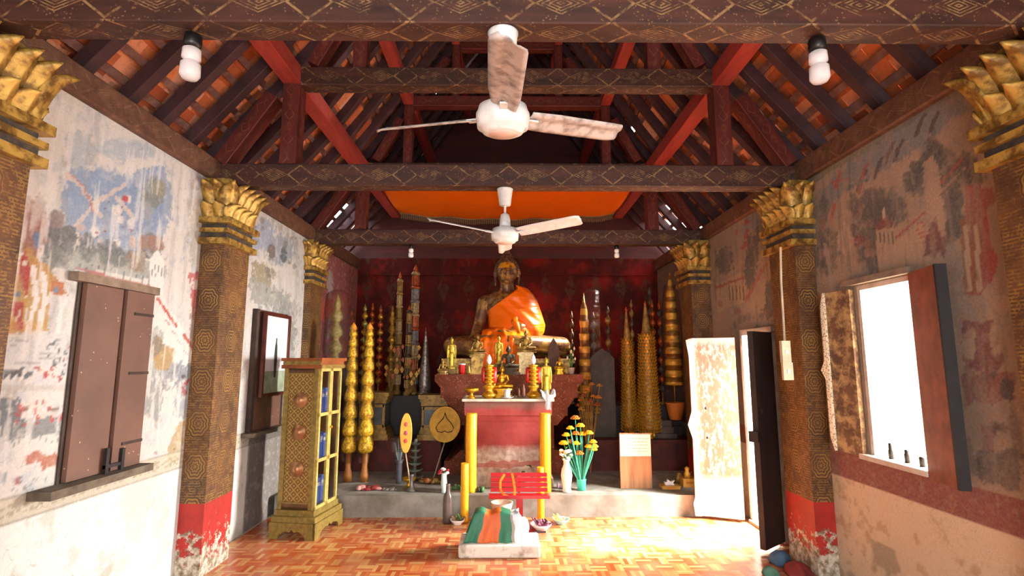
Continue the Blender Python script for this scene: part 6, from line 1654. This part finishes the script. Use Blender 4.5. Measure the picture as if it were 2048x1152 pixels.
MT['peel'] = pw.fin(pw.mix(pw.math('MULTIPLY', pw.step(nz_, .40, .50), mid_), c4('beb3a8'), c4('8a604a')), .6)
hf, ff = (2.385, 5.49), (1.975, 5.66)
o, L_, h = shutter(hf[0], hf[1], ff[0], ff[1], .03, 1.84, 'door_leaf', '', MT['peel'], 0, parent=t, th=.045)
o['label'] = 'door leaf of peeling white paint standing open into the hall'
# carved white edge strip with lozenges on the free edge, nearer face; the dark thickness behind
m = MB(); hgt = 1.81
prof = [(-.02, 0), (.04, 0), (.055, .12), (.035, .18), (.03, hgt*.42), (.075, hgt*.5), (.03, hgt*.58), (.035, hgt-.2), (.06, hgt-.02), (-.02, hgt)]
m.prism([(L_-.015+x, z) for x, z in prof], .023, .055); m.build('carved_edge', mat('white_carved_edge', 'f0ebe2', 'c8bcae', .6, 0, 30, .5), o)
m = MB(); m.bbox(L_, L_+.025, -.022, .018, .0, hgt); e = m.build('edge_lip', mat('orange_brown_wood', 'a8642c', '8a4c20', .6), o)
for zz in (.78, 1.08): m = MB(); m.ball((L_*.72, .024, zz), (.012, .006, .014), 8); m.build('hole', mat('black_plastic', '101010'), o)
hn, fn = (2.43, 4.86), (2.15, 4.64)
o, L_, h = shutter(hn[0], hn[1], fn[0], fn[1], .03, 1.86, 'door_leaf', '', mat('dark_door_leaf', '2c1c18', '1e1412', .6, 0, 6), 0, parent=t, th=.05)
o['label'] = 'dark brown door leaf seen nearly edge on'
m = MB(); m.bbox(L_-.01, L_+.05, -.04, .04, .88, .97); m.build('wooden_catch', mat('dark_iron', '2a221e'), o)
m = MB(); m.lathe([(.022, 0), (.022, .008), (.016, .01)], M=Matrix.Translation((L_*.8, .026, 1.13)) @ rot('X', -90), n=16); m.build('ring_pull', mat('rusty_iron', '4a382c'), o)
# heap of coloured cloth at the foot of the door
cl = [mat('blue_cloth', '4a6a86', '2e4660', .9), mat('maroon_cloth', '8a2a24', '5c1a18', .9), mat('green_cloth', '5a8a78', '3c6a5a', .9)]
def cloth_lump(px, py, w, h, mt, label, seed):
    p = atZ(px, py, 0); rr = random.Random(seed); m = MB()
    m.lathe([(w*.9, 0), (w, h*.2), (w*.85, h*.6), (w*.4, h*.95), (.01, h)], n=24, wob=lambda a, z: 1+.12*math.sin(3*a+seed)+.07*math.sin(7*a+9*z))
    tag(m.build('folded_cloth', mt, None, (p.x, p.y, .001)), label, 'cloth')
cloth_lump(1562, 1128, .085, .10, cl[0], 'blue cloth bundle on the floor at the foot of the dark door leaf', 1)
cloth_lump(1596, 1150, .10, .09, cl[1], 'maroon cloth bundle on the floor at the foot of the right column', 2)
cloth_lump(1540, 1150, .06, .06, cl[2], 'small green cloth on the floor left of the blue bundle', 3)

# ------------------------------------------------------------------ switch boxes and conduit on the right column (on its camera face)
cf = 4.165
def onface(px, py): return atY(px, py, cf)
t = thing('switch_box', 'white electric switch boxes on the face of the right column', 'switch box', onface(1570, 720))
c0 = onface(1570, 720)
for (a, b, c, d, th) in ((1558, 682, 1578, 725, .04), (1562, 725, 1584, 760, .03)):
    p, q = onface(a, b), onface(c, d); m = MB(); m.bbox(p.x-c0.x, q.x-c0.x, -th, -.0, q.z-c0.z, p.z-c0.z); bx = m.build('housing', mat('ivory_plastic', 'c8bca4', 'b0a48c', .5, bump=0), t)
    m = MB(); m.bbox((p.x+q.x)/2-c0.x-.01, (p.x+q.x)/2-c0.x+.01, -th-.006, -th, (p.z+q.z)/2-c0.z-.015, (p.z+q.z)/2-c0.z+.015); m.build('switch', MT['white'], bx)
m = MB(); m.tube([onface(1560, 495)+Vector((0, -.01, 0)), onface(1561, 560)+Vector((0, -.01, 0)), onface(1568, 684)+Vector((0, -.01, 0))], .009, 8)
tag(m.build('conduit', mat('ivory_plastic', 'c8bca4')), 'ivory cable conduit running up the right column from the switch boxes', 'conduit')

# ------------------------------------------------------------------ lamps
def pendant(px, Y, zt_, label, size=1.0, glass_mt=None):
    x = atY(px, 100, Y).x
    t = thing('lamp', label, 'lamp', (x, Y, zt_), 'light bulbs under the tie beams')
    s = size
    m = MB(); m.lathe([(.012*s, 0), (.034*s, -.01), (.036*s, -.05*s), (.028*s, -.065*s)][::-1], n=16); m.build('lamp_holder', MT['black'], t)
    m = MB()
    pr = [(.022*s, -.065*s), (.036*s, -.075*s), (.037*s, -.115*s), (.026*s, -.125*s), (.026*s, -.13*s), (.039*s, -.14*s), (.040*s, -.19*s), (.030*s, -.205*s), (.002, -.21*s)]
    m.lathe(pr[::-1], n=20); m.build('bulb', glass_mt, t); return t
glb = NT('frosted_lamp_glass'); GLB = glb.fin(c4('f4f2f2'), .18, 0, .6, **{'Transmission Weight': .35, 'IOR': 1.2, 'Alpha': .75})
pendant(384, 2.2, 3.06, 'clear bulb hanging under the nearest tie beam at the left', 1.05, GLB)
pendant(1635, 2.2, 3.06, 'clear bulb hanging under the nearest tie beam at the right', 1.05, GLB)
MW = mat('white_lamp_glass', 'fdfdfd', None, .25, bump=0)
pendant(833, 6.53, 3.06, 'small white bulb under the farthest tie beam, left of the great image', .8, MW)
pendant(1222, 6.53, 3.06, 'small white bulb under the farthest tie beam, right of the great image', .8, MW)

# ------------------------------------------------------------------ ceiling fans
def blade_mesh(dirty, droop):
    m = MB(); R0, R1 = .13, .69
    def f(u, v):
        r_ = R0+(R1-R0)*v; w = .052+.012*min(1, v*4); 
        if v > .93: w *= max(.25, math.cos((v-.93)/.07*1.0))
        x = (u-.5)*2*w; z = .022*(u-.5)*2*1.0+.005*math.cos((u-.5)*PI*3)-droop*v*v
        return (x, r_, z)
    m.grid(f, 9, 24); return m
def ceiling_fan(x, Y, ztop, zhub, a0, label, tilt, flex, long_motor, bm):
    t = thing('ceiling_fan', label, 'ceiling fan', (x, Y, ztop))
    m = MB(); k = 1
    m.lathe([(.03, -.15), (.048, -.145), (.066, -.012), (.07, -.003), (.045, -.001)], n=24); m.build('ceiling_cup', MT['white'], t)
    h = bpy.data.objects.new('rotor', None); COL.objects.link(h); h.parent = t; h.location = (0, 0, zhub-ztop); h.rotation_euler = (tilt*D2R, 0, 0)
    L_ = ztop-zhub
    m = MB(); m.tube([(0, 0, -.14), (0, 0, -L_+.16)], .011, 10); m.build('down_rod', MT['white'], t)
    m = MB(); m.lathe([(.036, 0), (.05, .0), (.045, .09), (.036, .14), (.02, .15)], (0, 0, -L_+.03), 22); m.build('lower_cup', MT['white'], t)
    m = MB(); m.lathe([(.01, -.075), (.07, -.078), (.088, -.07), (.098, -.052), (.112, -.05), (.115, -.02), (.118, -.012), (.118, .012), (.112, .02), (.105, .045), (.06, .06), (.03, .062)], n=40); m.build('motor', MT['white'], h)
    m = MB(); m.lathe([(.01, -.082), (.062, -.080), (.066, -.076)], n=32); m.build('motor_cap', mat('pinkish_cap', 'd8c4b8', 'cbb4a8', .3), h)
    for k in range(3):
        b = bpy.data.objects.new('fan_blade', bm[k]); COL.objects.link(b); b.parent = h; b.rotation_euler = (flex[k]*D2R, 0, (a0+120*k-90)*D2R); solid(b, .004)
        m = MB(); m.box((0, .13, -.004), (.035, .10, .008)); q = m.build('blade_iron', MT['white'], b)
    return t
bmA = blade_mesh(1, 0).mesh('blade'); bmA.materials.append(MT['dusty'])
bmB = blade_mesh(0, 0).mesh('blade'); bmB.materials.append(MT['white'])
ceiling_fan(atY(1006, 80, 2.18).x, 2.18, 3.058, 2.66, -88, 'dusty white ceiling fan hanging from the nearest tie beam', 6.5, (0, 4, 4), 0, [bmA]*3)
ceiling_fan(atY(1010, 400, 4.337).x, 4.337, 3.058, 2.66, 90, 'clean white ceiling fan hanging from the middle tie beam', 0, (0, 3, 3), 0, [bmB]*3)

# ------------------------------------------------------------------ orange canopy
osat = NT('orange_canopy_cloth'); osat.bump(osat.noise(3, 3), .6, .05); OC = osat.fin(c4('ff7808'), .6, 0, .2, **{'Transmission Weight': 0})
t = thing('canopy', 'orange cloth canopy stretched under the roof above the altar', 'canopy', (0.0, 7.5, 4.02))
xw = 1.76
def can(u, v):
    x = (u-.5)*2*xw; y = (v-.5)*1.95; sag = -.09*(1-abs(2*u-1)**2)*(v)-.03*math.sin(PI*v)+.012*math.sin(x*9+y*4)
    return (x, y, sag)
m = MB(); m.grid(can, 60, 24); o = m.build('cloth', OC, t); solid(o, .01)
fg = mat('grey_gold_fringe', '8a7a58', '6a4c34', .7, 0, 60)
m = MB(); n = 110
for i in range(n):
    u = (i+.5)/n; p = can(u, 1.0); m.box((p[0], p[1], p[2]-.045), (.022, .012, .075), 0)
    if i % 1 == 0: m.ball((p[0], p[1], p[2]-.09), .011, 6)
tag(m.build('fringe', fg, t), kind='stuff')
m = MB(); pts = [can(i/60, 1.0) for i in range(61)]; m.tube([(a, b-.01, c) for a, b, c in pts], .014, 6)
for sgn in (-1, 1): m.tube([(sgn*xw, -.97, .0), (sgn*xw, .97, 0)], .014, 6)
m.build('edging', mat('pale_braid', 'b8a070', '8a7048', .7, 0, 40), t)
